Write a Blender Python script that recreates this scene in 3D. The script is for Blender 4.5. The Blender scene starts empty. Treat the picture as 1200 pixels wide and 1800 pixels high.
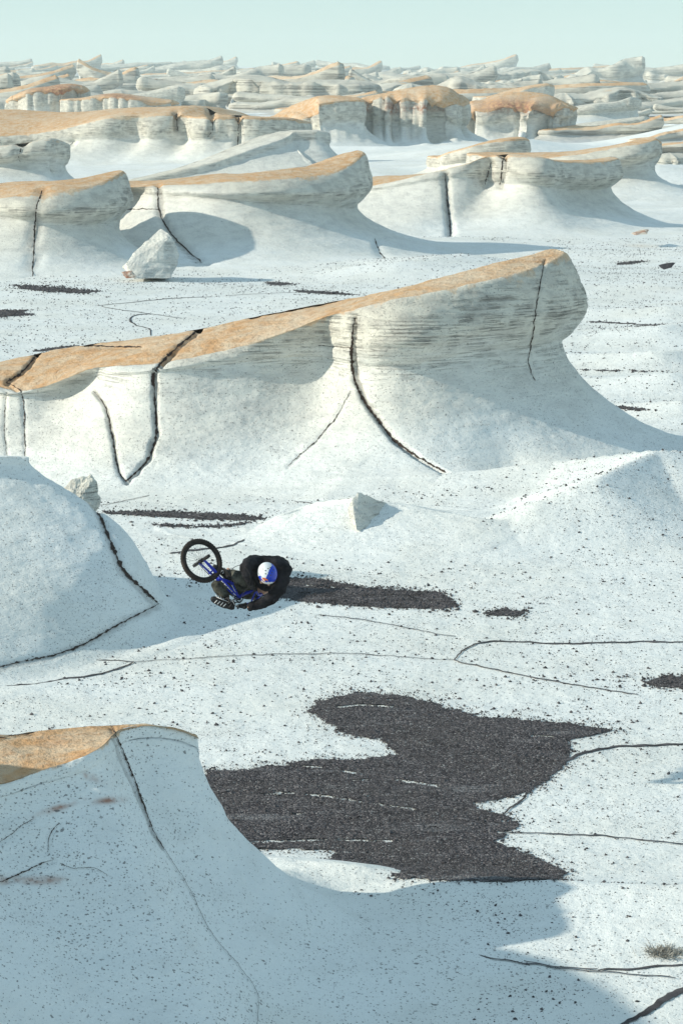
import bpy, math, random
import numpy as np
from mathutils import Vector, Matrix

rng = np.random.default_rng(7)
random.seed(7)
SC = bpy.context.scene
COL = SC.collection

# ------------------------------------------------------------------ camera
CAM_Z = 8.0
PITCH = math.radians(8.81)
FPX = 5000.0                                   # focal length in reference pixels (1200 x 1800)
cam_d = bpy.data.cameras.new('camera')
cam = bpy.data.objects.new('camera', cam_d)
COL.objects.link(cam)
cam.location = (0, 0, CAM_Z)
cam.rotation_euler = (math.radians(90) - PITCH, 0, 0)
cam_d.sensor_fit = 'VERTICAL'
cam_d.sensor_height = 36.0
cam_d.lens = 100.0
cam_d.clip_start = 0.5
cam_d.clip_end = 30000
SC.camera = cam

# ------------------------------------------------------------------ sky, sun, exposure
SUN_AZ = math.radians(258)      # compass-like angle measured from +Y clockwise (towards the sun)
SUN_EL = math.radians(24.5)
world = bpy.data.worlds.new('World')
SC.world = world
world.use_nodes = True
wn = world.node_tree
wn.nodes.clear()
w_out = wn.nodes.new('ShaderNodeOutputWorld')
w_bg = wn.nodes.new('ShaderNodeBackground')
w_sky = wn.nodes.new('ShaderNodeTexSky')
w_sky.sky_type = 'NISHITA'
w_sky.sun_disc = False
w_sky.sun_elevation = SUN_EL
w_sky.sun_rotation = SUN_AZ
w_sky.altitude = 3000
w_sky.air_density = 1.0
w_sky.dust_density = 0.3
w_sky.ozone_density = 2.0
w_mix = wn.nodes.new('ShaderNodeMix')
w_mix.data_type = 'RGBA'
w_mix.blend_type = 'MULTIPLY'
w_mix.inputs[0].default_value = 1.0
w_mix.inputs[7].default_value = (1.08, 1.10, 0.86, 1)
wn.links.new(w_sky.outputs[0], w_mix.inputs[6])
# thin even haze veil over the clear sky: pulls the whole dome towards one pale grey green
w_veil = wn.nodes.new('ShaderNodeMix')
w_veil.data_type = 'RGBA'
w_veil.inputs[0].default_value = 0.70
w_veil.inputs[7].default_value = (2.3, 3.2, 3.7, 1)
wn.links.new(w_mix.outputs[2], w_veil.inputs[6])
wn.links.new(w_veil.outputs[2], w_bg.inputs[0])
w_bg.inputs[1].default_value = 0.145
wn.links.new(w_bg.outputs[0], w_out.inputs[0])

sun_d = bpy.data.lights.new('sun', 'SUN')
sun_d.energy = 3.5
sun_d.angle = math.radians(0.8)
sun_d.color = (1.0, 0.93, 0.775)
sun = bpy.data.objects.new('sun', sun_d)
COL.objects.link(sun)
sd = Vector((math.sin(SUN_AZ) * math.cos(SUN_EL), math.cos(SUN_AZ) * math.cos(SUN_EL), math.sin(SUN_EL)))
sun.rotation_euler = (-sd).to_track_quat('-Z', 'Y').to_euler()
sun.location = (-30, 0, 40)

SC.view_settings.view_transform = 'Standard'
SC.view_settings.look = 'None'
SC.view_settings.exposure = 0.38
SC.view_settings.gamma = 1.0
SC.view_settings.use_curve_mapping = False
SC.render.engine = 'CYCLES'
SC.cycles.max_bounces = 6
SC.cycles.volume_bounces = 1

# ------------------------------------------------------------------ projection helpers
CT, ST = math.cos(PITCH), math.sin(PITCH)

def at(px, py, Y):
    """world point seen at reference pixel (px,py) at forward distance Y"""
    a, b = (px - 600) / FPX, (900 - py) / FPX
    dy = CT + b * ST
    dz = -ST + b * CT
    s = Y / dy
    return np.array([a * s, Y, CAM_Z + dz * s])

def proj(P):
    x, y, z = P[..., 0], P[..., 1], P[..., 2] - CAM_Z
    d = y * CT - z * ST
    v = y * ST + z * CT
    d = np.where(d < 0.1, 0.1, d)
    return 600 + FPX * x / d, 900 - FPX * v / d

# ------------------------------------------------------------------ noise
_perm = np.random.default_rng(3).permutation(256).astype(np.int64)
_perm = np.concatenate([_perm, _perm, _perm])
_grad = np.random.default_rng(4).normal(size=(256, 3))
_grad /= np.linalg.norm(_grad, axis=1)[:, None]

def perlin(P):
    P = np.asarray(P, dtype=np.float64)
    i = np.floor(P).astype(np.int64)
    f = P - i
    i &= 255
    u = f * f * f * (f * (f * 6 - 15) + 10)
    def g(dx, dy, dz):
        h = _perm[_perm[_perm[(i[..., 0] + dx) & 255] + ((i[..., 1] + dy) & 255)] + ((i[..., 2] + dz) & 255)]
        G = _grad[h]
        return G[..., 0] * (f[..., 0] - dx) + G[..., 1] * (f[..., 1] - dy) + G[..., 2] * (f[..., 2] - dz)
    ux, uy, uz = u[..., 0], u[..., 1], u[..., 2]
    a = g(0,0,0) * (1 - ux) + g(1,0,0) * ux
    b = g(0,1,0) * (1 - ux) + g(1,1,0) * ux
    c = g(0,0,1) * (1 - ux) + g(1,0,1) * ux
    d = g(0,1,1) * (1 - ux) + g(1,1,1) * ux
    return ((a * (1 - uy) + b * uy) * (1 - uz) + (c * (1 - uy) + d * uy) * uz) * 1.6

def fbm(P, octaves=4, gain=0.5):
    s, a, tot = 0, 1.0, 0
    P = np.asarray(P, dtype=np.float64)
    for k in range(octaves):
        s = s + a * perlin(P * (2.03 ** k) + 17.3 * k)
        tot += a
        a *= gain
    return s / tot

def sstep(a, b, x):
    t = np.clip((x - a) / (b - a), 0, 1)
    return t * t * (3 - 2 * t)

def seg_dist(X, Y, poly):
    """distance from points to polyline, with arc parameter 0..1 of the nearest point"""
    poly = np.asarray(poly, float)
    L = np.concatenate([[0], np.cumsum(np.linalg.norm(np.diff(poly, axis=0), axis=1))])
    best = np.full(X.shape, 1e9)
    arc = np.zeros(X.shape)
    side = np.zeros(X.shape)
    for k in range(len(poly) - 1):
        ax, ay = poly[k]
        bx, by = poly[k + 1]
        dx, dy = bx - ax, by - ay
        l2 = dx * dx + dy * dy + 1e-12
        t = np.clip(((X - ax) * dx + (Y - ay) * dy) / l2, 0, 1)
        qx, qy = X - (ax + t * dx), Y - (ay + t * dy)
        d = np.hypot(qx, qy)
        m = d < best
        best = np.where(m, d, best)
        arc = np.where(m, (L[k] + t * (L[k + 1] - L[k])) / L[-1], arc)
        side = np.where(m, (dx * (Y - ay) - dy * (X - ax)) / (math.sqrt(l2) * np.maximum(d, 1e-6)), side)
    return best, arc, side

def seg_soft(X, Y, poly):
    """distance to a polyline with arc and side blended smoothly round its corners"""
    poly = np.asarray(poly, float)
    L = np.concatenate([[0], np.cumsum(np.linalg.norm(np.diff(poly, axis=0), axis=1))])
    D, A, S_ = [], [], []
    for k in range(len(poly) - 1):
        ax, ay = poly[k]; bx, by = poly[k + 1]
        dx, dy = bx - ax, by - ay
        l2 = dx * dx + dy * dy + 1e-12
        t = np.clip(((X - ax) * dx + (Y - ay) * dy) / l2, 0, 1)
        d = np.hypot(X - ax - t * dx, Y - ay - t * dy)
        D.append(d); A.append((L[k] + t * (L[k + 1] - L[k])) / L[-1])
        S_.append((dx * (Y - ay) - dy * (X - ax)) / (math.sqrt(l2) * np.maximum(d, .05)))
    D, A, S_ = np.array(D), np.array(A), np.clip(np.array(S_), -1, 1)
    b = D.min(0)
    w = np.exp(-(D - b) / .25)
    w /= w.sum(0)
    return b, (w * A).sum(0), (w * S_).sum(0)

# ------------------------------------------------------------------ ground height
RIDGES = []          # (polyline xy, heights, width_left, width_right, power)

def ground_h(x, y):
    x = np.asarray(x, float); y = np.asarray(y, float)
    P = np.stack([x, y, np.zeros_like(x)], -1)
    amp = np.clip(y / 60.0, 0.25, 3.0)
    h = 0.16 * amp * perlin(P * np.array([1 / 13, 1 / 9, 1]) + 3.1) * sstep(20, 45, y)
    h = h + 0.03 * perlin(P / 2.3 + 9)
    far = sstep(140, 420, y)
    h = h + far * 0.8 * perlin(P * np.array([1 / 90, 1 / 26, 1]) + 5.5)
    h = h + sstep(500, 1500, y) * 3.0 * fbm(P * np.array([1 / 400, 1 / 130, 1]) + 2.2, 3)
    h = h + sstep(1300, 3000, y) * (7 + 4 * perlin(P / 300 + 7.7) + 5 * sstep(50, -220, x) )
    rise = np.zeros_like(h)
    for poly, hs, wl, wr, pw in RIDGES:
        pl = np.asarray(poly)
        lo = pl.min(0) - max(wl, wr); hi = pl.max(0) + max(wl, wr)
        m = (x > lo[0]) & (x < hi[0]) & (y > lo[1]) & (y < hi[1])
        if not m.any():
            continue
        d, arc, side = seg_soft(x[m], y[m], pl)
        L = np.concatenate([[0], np.cumsum(np.linalg.norm(np.diff(pl, axis=0), axis=1))])
        H = np.interp(arc, L / L[-1], hs)
        w = wr + (wl - wr) * (np.clip(side, -1, 1) * .5 + .5)
        b = H * np.clip(1 - d / w, 0, 1) ** pw
        rise[m] = np.maximum(rise[m], b)
    return h + rise

def gpt(px, py, it=6):
    """ground point under a reference pixel"""
    px = np.atleast_1d(np.asarray(px, float)); py = np.atleast_1d(np.asarray(py, float))
    a, b = (px - 600) / FPX, (900 - py) / FPX
    dy, dz = CT + b * ST, -ST + b * CT
    dz = np.minimum(dz, -1e-3)
    z = np.zeros_like(px)
    for _ in range(it):
        s = (z - CAM_Z) / dz
        z = 0.5 * z + 0.5 * ground_h(a * s, dy * s)
    s = (z - CAM_Z) / dz
    return np.stack([a * s, dy * s, ground_h(a * s, dy * s)], -1)

def rp(px, py, H):
    """plan point under pixel for a ridge whose crest there has height H"""
    a, b = (px - 600) / FPX, (900 - py) / FPX
    dy, dz = CT + b * ST, -ST + b * CT
    s = (H - CAM_Z) / dz
    return (a * s, dy * s)

def add_ridge(pts, wl, wr, pw=2.0):
    RIDGES.append(([rp(p[0], p[1], p[2]) for p in pts], [p[2] for p in pts], wl, wr, pw))

# low dunes: (px, py, crest height)
add_ridge([(650, 905, .3), (720, 906, .4), (850, 922, .35), (1000, 935, .2)], 1.6, 2.6, 1.7)
add_ridge([(560, 858, .1), (690, 846, .3), (820, 832, .45), (980, 815, .6), (1155, 797, 1.0), (1260, 800, .8), (1400, 810, .6)], 3.0, 5.5, 1.6)
add_ridge([(1155, 797, 1.0), (1050, 852, .85), (950, 892, .55), (860, 920, .2)], 2.4, 3.4, 1.4)
add_ridge([(430, 1500, .02), (560, 1530, .16), (870, 1543, .24), (1040, 1549, .28), (1250, 1553, .34), (1500, 1560, .4)], 1.2, 4.5, 1.6)
add_ridge([(-100, 1040, .5), (60, 1000, .4), (200, 1060, .1)], 3, 3, 1.5)
# swells further out
for (x0, y0, x1, y1, H, w) in [(560, 300, 1000, 262, 1.2, 9), (980, 330, 1300, 322, .8, 8), (1000, 300, 1300, 290, 1.0, 9),
                               (1020, 592, 1300, 560, .5, 5), (1010, 622, 1300, 606, .55, 3.4), (1050, 668, 1300, 650, .42, 3), (1090, 712, 1300, 700, .35, 2.5), (1040, 540, 1300, 528, .4, 4),
                               (1050, 500, 1300, 492, .25, 6), (560, 470, 820, 452, .5, 6), (700, 262, 960, 248, 1.4, 12),
                               (1120, 220, 1300, 214, 2.2, 18), (1120, 258, 1300, 250, 1.4, 12), (200, 330, 480, 322, .8, 10)]:
    add_ridge([(x0, y0, H * .4), ((x0 + x1) / 2, (y0 + y1) / 2, H), (x1, y1, H * .8)], w, w * .8, 1.6)

# ------------------------------------------------------------------ materials
class NB:
    """small node-building helper"""
    def __init__(s, name):
        s.m = bpy.data.materials.new(name)
        s.m.use_nodes = True
        s.t = s.m.node_tree
        s.b = s.t.nodes['Principled BSDF']
    def n(s, typ, **kw):
        nd = s.t.nodes.new(typ)
        for k, v in kw.items():
            setattr(nd, k, v)
        return nd
    def l(s, a, b):
        s.t.links.new(a, b)
    def math(s, op, a, b=None, clamp=False):
        nd = s.n('ShaderNodeMath', operation=op, use_clamp=clamp)
        for i, v in enumerate((a, b)):
            if v is None: continue
            if isinstance(v, (int, float)): nd.inputs[i].default_value = v
            else: s.l(v, nd.inputs[i])
        return nd.outputs[0]
    def ramp(s, fac, a, b):
        nd = s.n('ShaderNodeMapRange', interpolation_type='SMOOTHSTEP')
        nd.inputs[1].default_value = a; nd.inputs[2].default_value = b
        s.l(fac, nd.inputs[0])
        return nd.outputs[0]
    def mix(s, fac, a, b):
        nd = s.n('ShaderNodeMix', data_type='RGBA')
        if isinstance(fac, (int, float)): nd.inputs[0].default_value = fac
        else: s.l(fac, nd.inputs[0])
        for i, v in ((6, a), (7, b)):
            if isinstance(v, tuple): nd.inputs[i].default_value = (*v, 1)
            else: s.l(v, nd.inputs[i])
        return nd.outputs[2]
    def pos(s, scale=(1, 1, 1), warp=0, src=None):
        g = src or s.n('ShaderNodeNewGeometry').outputs['Position']
        mp = s.n('ShaderNodeMapping')
        mp.inputs['Scale'].default_value = scale
        s.l(g, mp.inputs[0])
        return mp.outputs[0]
    def noise(s, vec, scale, detail=3, rough=.55):
        nd = s.n('ShaderNodeTexNoise')
        nd.inputs['Scale'].default_value = scale
        nd.inputs['Detail'].default_value = detail
        nd.inputs['Roughness'].default_value = rough
        s.l(vec, nd.inputs['Vector'])
        return nd.outputs[0]
    def voro(s, vec, scale):
        nd = s.n('ShaderNodeTexVoronoi', feature='F1')
        nd.inputs['Scale'].default_value = scale
        s.l(vec, nd.inputs['Vector'])
        return nd

def pumice_material(name, far=False, grim=False):
    k = NB(name)
    P = k.pos()
    geo = k.n('ShaderNodeNewGeometry')
    sep = k.n('ShaderNodeSeparateXYZ'); k.l(geo.outputs['Normal'], sep.inputs[0])
    steep = k.ramp(sep.outputs[2], 0.75, 0.25)             # 1 on steep faces
    light, warm, grey = (0.82, 0.845, 0.835), (0.78, 0.795, 0.765), (0.56, 0.57, 0.55)
    if grim: light, warm, grey = (0.56, 0.58, 0.59), (0.52, 0.52, 0.50), (0.36, 0.37, 0.38)
    big = k.noise(P, 0.35 if not far else .05, 4)
    c = k.mix(k.ramp(big, .38, .68), light, warm)
    med = k.noise(k.pos((1, 1, 2.5)), 1.6 if not far else .25, 5, .62)
    c = k.mix(k.math('MULTIPLY', k.ramp(med, .45, .75), .26), c, grey)
    upa = k.n('ShaderNodeAttribute', attribute_name='upper')
    c = k.mix(k.math('MULTIPLY', upa.outputs['Fac'], .85), c, k.mix(k.ramp(med, .35, .7), (0.66, 0.625, 0.53), (0.46, 0.43, 0.37)))
    # bedding: thin grey dust lines on steep faces
    strat = k.noise(k.pos((.8, .8, 27) if not far else (.06, .06, 3)), 1.0, 4, .65)
    brk = k.noise(k.pos((1, 1, 1)), 2.2 if not far else .3, 3)
    sm = k.math('MULTIPLY', k.ramp(strat, .50, .62), k.ramp(brk, .35, .6))
    sm = k.math('MULTIPLY', k.math('MULTIPLY', sm, steep), k.math('MULTIPLY', upa.outputs['Fac'], .8))
    c = k.mix(k.math('MULTIPLY', sm, .75), c, (0.20, 0.19, 0.18))
    cr = k.n('ShaderNodeAttribute', attribute_name='crust')
    crn = k.noise(P, 2.5 if not far else .35, 5, .65)
    cc = k.mix(k.ramp(crn, .35, .65), (0.62, 0.37, 0.19), (0.68, 0.52, 0.36))
    cc = k.mix(k.math('MULTIPLY', k.ramp(big, .45, .72), .55), cc, (0.72, 0.63, 0.50))
    cc = k.mix(k.math('MULTIPLY', k.ramp(k.noise(P, 1.1 if not far else .12, 5, .7), .56, .74), .6), cc, (0.42, 0.22, 0.11))
    crn2 = k.noise(k.pos((1, 1, 1)), 9 if not far else 1.2, 5, .7)
    cc = k.mix(k.math('MULTIPLY', k.ramp(crn2, .52, .68), .55), cc, (0.36, 0.17, 0.075))
    crf = k.math('ADD', cr.outputs['Fac'], k.math('MULTIPLY', k.math('SUBTRACT', crn, .5), .7))
    c = k.mix(k.ramp(crf, .42, .56), c, cc)
    rs = k.n('ShaderNodeAttribute', attribute_name='rust')
    c = k.mix(k.math('MULTIPLY', rs.outputs['Fac'], k.ramp(crn, .35, .6)), c, (0.34, 0.15, 0.09))
    hgt = k.math('MULTIPLY', med, .055 if not far else .3)
    if not far:
        # embedded dark grains and small pits, several sizes, clustered
        clus = k.noise(P, .55, 3)
        tot = None
        for sc_, r0, thr in ((7, .14, .66), (16, .24, .50), (30, .32, .36), (52, .36, .30)):
            wv = k.n('ShaderNodeVectorMath', operation='ADD')
            nz = k.n('ShaderNodeTexNoise'); nz.inputs['Scale'].default_value = sc_ * 1.3; nz.inputs['Detail'].default_value = 3
            k.l(P, nz.inputs['Vector'])
            sc2 = k.n('ShaderNodeVectorMath', operation='SCALE'); sc2.inputs['Scale'].default_value = 1.1 / sc_
            k.l(nz.outputs['Color'], sc2.inputs[0])
            k.l(P, wv.inputs[0]); k.l(sc2.outputs[0], wv.inputs[1])
            sq = k.n('ShaderNodeMapping'); sq.inputs['Scale'].default_value = (.8, .8, 1.5); k.l(wv.outputs[0], sq.inputs[0])
            v = k.voro(sq.outputs[0], sc_)
            vs = k.n('ShaderNodeSeparateXYZ'); k.l(v.outputs['Color'], vs.inputs[0])
            keep = k.ramp(k.math('ADD', vs.outputs[0], k.math('MULTIPLY', k.math('SUBTRACT', clus, .5), 1.6)), thr + .22, thr + .26)
            size = k.math('MULTIPLY', k.math('ADD', k.math('MULTIPLY', k.math('POWER', vs.outputs[1], 2.0), .85), .3), r0)
            d = k.math('SUBTRACT', size, v.outputs['Distance'])
            dot = k.math('MULTIPLY', k.ramp(d, 0.0, .06), keep)
            tot = dot if tot is None else k.math('MAXIMUM', tot, dot)
        notc = k.math('SUBTRACT', 1.0, k.math('MULTIPLY', cr.outputs['Fac'], .8))
        tot = k.math('MULTIPLY', tot, notc)
        c = k.mix(k.math('MULTIPLY', tot, .72), c, (0.12, 0.115, 0.115))
        fine = k.noise(P, 60, 3, .7)
        c = k.mix(k.math('MULTIPLY', k.ramp(fine, .55, .75), .25), c, (0.3, 0.29, 0.28))
        hgt = k.math('SUBTRACT', hgt, k.math('MULTIPLY', tot, .012))
        hgt = k.math('ADD', hgt, k.math('MULTIPLY', fine, .006))
        hgt = k.math('ADD', hgt, k.math('MULTIPLY', crn2, k.math('ADD', .012, k.math('MULTIPLY', cr.outputs['Fac'], .05))))
    hgt = k.math('SUBTRACT', hgt, k.math('MULTIPLY', sm, .03 if not far else .2))
    ck = k.n('ShaderNodeAttribute', attribute_name='crackd')
    c = k.mix(ck.outputs['Fac'], c, (0.07, 0.055, 0.05))  # crack grooves darkened in the colour: crevice shade painted in with dust
    bp = k.n('ShaderNodeBump'); bp.inputs['Strength'].default_value = .7
    bp.inputs['Distance'].default_value = 1.0
    k.l(hgt, bp.inputs['Height'])
    k.l(bp.outputs[0], k.b.inputs['Normal'])
    k.l(c, k.b.inputs['Base Color'])
    bp.inputs['Strength'].default_value = 1.0
    k.b.inputs['Roughness'].default_value = .95
    k.b.inputs['Specular IOR Level'].default_value = .15
    return k.m

def flat_material(name, col, rough=.8, spec=.3, var=.25, scale=30, bump=0, metal=0):
    k = NB(name)
    tc = k.n('ShaderNodeTexCoord').outputs['Object']
    nz = k.noise(tc, scale, 4, .6)
    dark = tuple(v * (1 - var) for v in col)
    lite = tuple(min(1, v * (1 + var)) for v in col)
    k.l(k.mix(k.ramp(nz, .3, .7), dark, lite), k.b.inputs['Base Color'])
    k.b.inputs['Roughness'].default_value = rough
    k.b.inputs['Specular IOR Level'].default_value = spec
    k.b.inputs['Metallic'].default_value = metal
    if bump:
        bp = k.n('ShaderNodeBump'); bp.inputs['Distance'].default_value = bump
        k.l(nz, bp.inputs['Height']); k.l(bp.outputs[0], k.b.inputs['Normal'])
    return k.m

M_ROCK = pumice_material('pumice')
M_FAR = pumice_material('pumice_distant', far=True)
M_FARG = pumice_material('weathered_grey_pumice', far=True, grim=True)

# ------------------------------------------------------------------ mesh building
def grid_faces(nc, nr, close=False):
    i = np.arange(nc if close else nc - 1)
    j = np.arange(nr - 1)
    I, J = np.meshgrid(i, j, indexing='ij')
    I2 = (I + 1) % nc
    return np.stack([I * nr + J, I2 * nr + J, I2 * nr + J + 1, I * nr + J + 1], -1).reshape(-1, 4)

def make_mesh(name, V, F, mat, smooth=True, attrs=None):
    me = bpy.data.meshes.new(name)
    V = np.ascontiguousarray(V, dtype=np.float32)
    F = np.ascontiguousarray(F, dtype=np.int32)
    n = F.shape[1]
    me.vertices.add(len(V)); me.vertices.foreach_set('co', V.ravel())
    me.loops.add(F.size); me.loops.foreach_set('vertex_index', F.ravel())
    me.polygons.add(len(F))
    me.polygons.foreach_set('loop_start', np.arange(len(F), dtype=np.int32) * n)
    me.polygons.foreach_set('loop_total', np.full(len(F), n, dtype=np.int32))
    me.polygons.foreach_set('use_smooth', np.full(len(F), smooth, dtype=bool))
    for k, v in (attrs or {}).items():
        a = me.attributes.new(k, 'FLOAT', 'POINT')
        a.data.foreach_set('value', np.ascontiguousarray(v, dtype=np.float32))
    me.update(calc_edges=True)
    me.validate()
    if mat: me.materials.append(mat)
    return me

def link(name, me, parent=None):
    o = bpy.data.objects.new(name, me)
    COL.objects.link(o)
    if parent is not None: o.parent = parent
    return o

def tag(o, label=None, cat=None, group=None, kind=None):
    if label: o['label'] = label
    if cat: o['category'] = cat
    if group: o['group'] = group
    if kind: o['kind'] = kind
    return o

def compact(V, F, attrs):
    used = np.unique(F)
    mp = np.full(len(V), -1); mp[used] = np.arange(len(used))
    return V[used], mp[F], {k: v[used] for k, v in attrs.items()}

def catmull(K, u):
    """K: (n, ...) control values, u in 0..n-1"""
    n = len(K)
    i = np.clip(np.floor(u).astype(int), 0, n - 2)
    t = (u - i).reshape((-1,) + (1,) * (K.ndim - 1))
    p0 = K[np.maximum(i - 1, 0)]; p1 = K[i]; p2 = K[i + 1]; p3 = K[np.minimum(i + 2, n - 1)]
    return .5 * ((2 * p1) + (-p0 + p2) * t + (2 * p0 - 5 * p1 + 4 * p2 - p3) * t ** 2 + (-p0 + 3 * p1 - 3 * p2 + p3) * t ** 3)

PN = ['x', 'y', 'z', 'w', 'drop', 'b', 'u', 'zn', 'f', 'p']

def crack_material():
    k = NB('crack_shadow_dust')
    k.l(k.mix(k.noise(k.pos(), 12, 3), (.030, .022, .020), (.085, .065, .055)), k.b.inputs['Base Color'])
    k.b.inputs['Roughness'].default_value = 1.0
    k.b.inputs['Specular IOR Level'].default_value = .05
    return k.m
M_CRACK = crack_material()

def lay_cracks(o, V, F, base, cracks, seed):
    """a thin dark ribbon, dust and painted crevice shade, following the bottom of each crack on the rock surface"""
    from mathutils.bvhtree import BVHTree
    T = BVHTree.FromPolygons([tuple(v) for v in V], [tuple(f) for f in F])
    org = Vector((0, 0, CAM_Z)) - Vector(base)
    for ci, (poly, wpx, depth) in enumerate(cracks):
        p = np.array(poly, float)
        sl = np.concatenate([[0], np.cumsum(np.hypot(*np.diff(p, axis=0).T))])
        n = max(10, int(sl[-1] / 1.8))
        q = catmull(p, np.interp(np.linspace(0, sl[-1], n), sl, np.arange(len(sl))))
        w3 = np.stack([q[:, 0] * .09, q[:, 1] * .09, np.full(n, ci * 3.1 + seed)], -1)
        q = q + np.stack([perlin(w3), perlin(w3 + 40)], -1) * 1.6 + np.stack([perlin(w3 * 4), perlin(w3 * 4 + 40)], -1) * .9
        Tn = np.gradient(q, axis=0); Tn /= np.linalg.norm(Tn, axis=1)[:, None] + 1e-9
        Nn = np.stack([-Tn[:, 1], Tn[:, 0]], -1)
        t = np.linspace(0, 1, n)
        hw = wpx * .36 * (.2 + .8 * np.sin(np.pi * np.clip(t, .02, .98)) ** .4) * (.8 + .9 * perlin(w3 * 2.2 + 9) + .35 * perlin(w3 * 7))
        hw = np.maximum(hw, .30)
        verts, ok = [], []
        for k_ in (-1, -.4, .4, 1):
            j = 1 + .5 * perlin(w3 * 4 + 5 * k_)
            Q = q + Nn * (hw * k_ * j)[:, None]
            col = []
            for (x_, y_) in Q:
                a, b = (x_ - 600) / FPX, (900 - y_) / FPX
                d = Vector((a, CT + b * ST, -ST + b * CT)).normalized()
                hit = T.ray_cast(org, d)
                if hit[0] is None: col.append(None)
                else: col.append(np.array(hit[0] + (hit[1] if hit[1].dot(d) < 0 else -hit[1]) * .012))
            verts.append(col)
        VV, FF, idx = [], [], {}
        for i in range(n):
            for r_ in range(4):
                if verts[r_][i] is not None:
                    idx[(i, r_)] = len(VV); VV.append(verts[r_][i])
        for i in range(n - 1):
            for r_ in range(3):
                ks = [(i, r_), (i, r_ + 1), (i + 1, r_ + 1), (i + 1, r_)]
                if all(k in idx for k in ks):
                    P_ = [VV[idx[k]] for k in ks]
                    if max(np.linalg.norm(P_[0] - P_[2]), np.linalg.norm(P_[1] - P_[3])) < .012 * abs(base[1] + P_[0][1]):
                        FF.append([idx[k] for k in ks])
        # one object for each unbroken stretch
        FF = np.array(FF)
        if len(FF):
            par = list(range(len(VV)))
            def fd(a):
                while par[a] != a: par[a] = par[par[a]]; a = par[a]
                return a
            for f_ in FF:
                for b_ in f_[1:]: par[fd(b_)] = fd(f_[0])
            rt = np.array([fd(f_[0]) for f_ in FF])
            for u_ in np.unique(rt):
                Fs = FF[rt == u_]
                if len(Fs) < 18: continue
                v_, f_, _ = compact(np.array(VV), Fs, {})
                link('crack', make_mesh('crack', v_, f_, M_CRACK, True), o)

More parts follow.
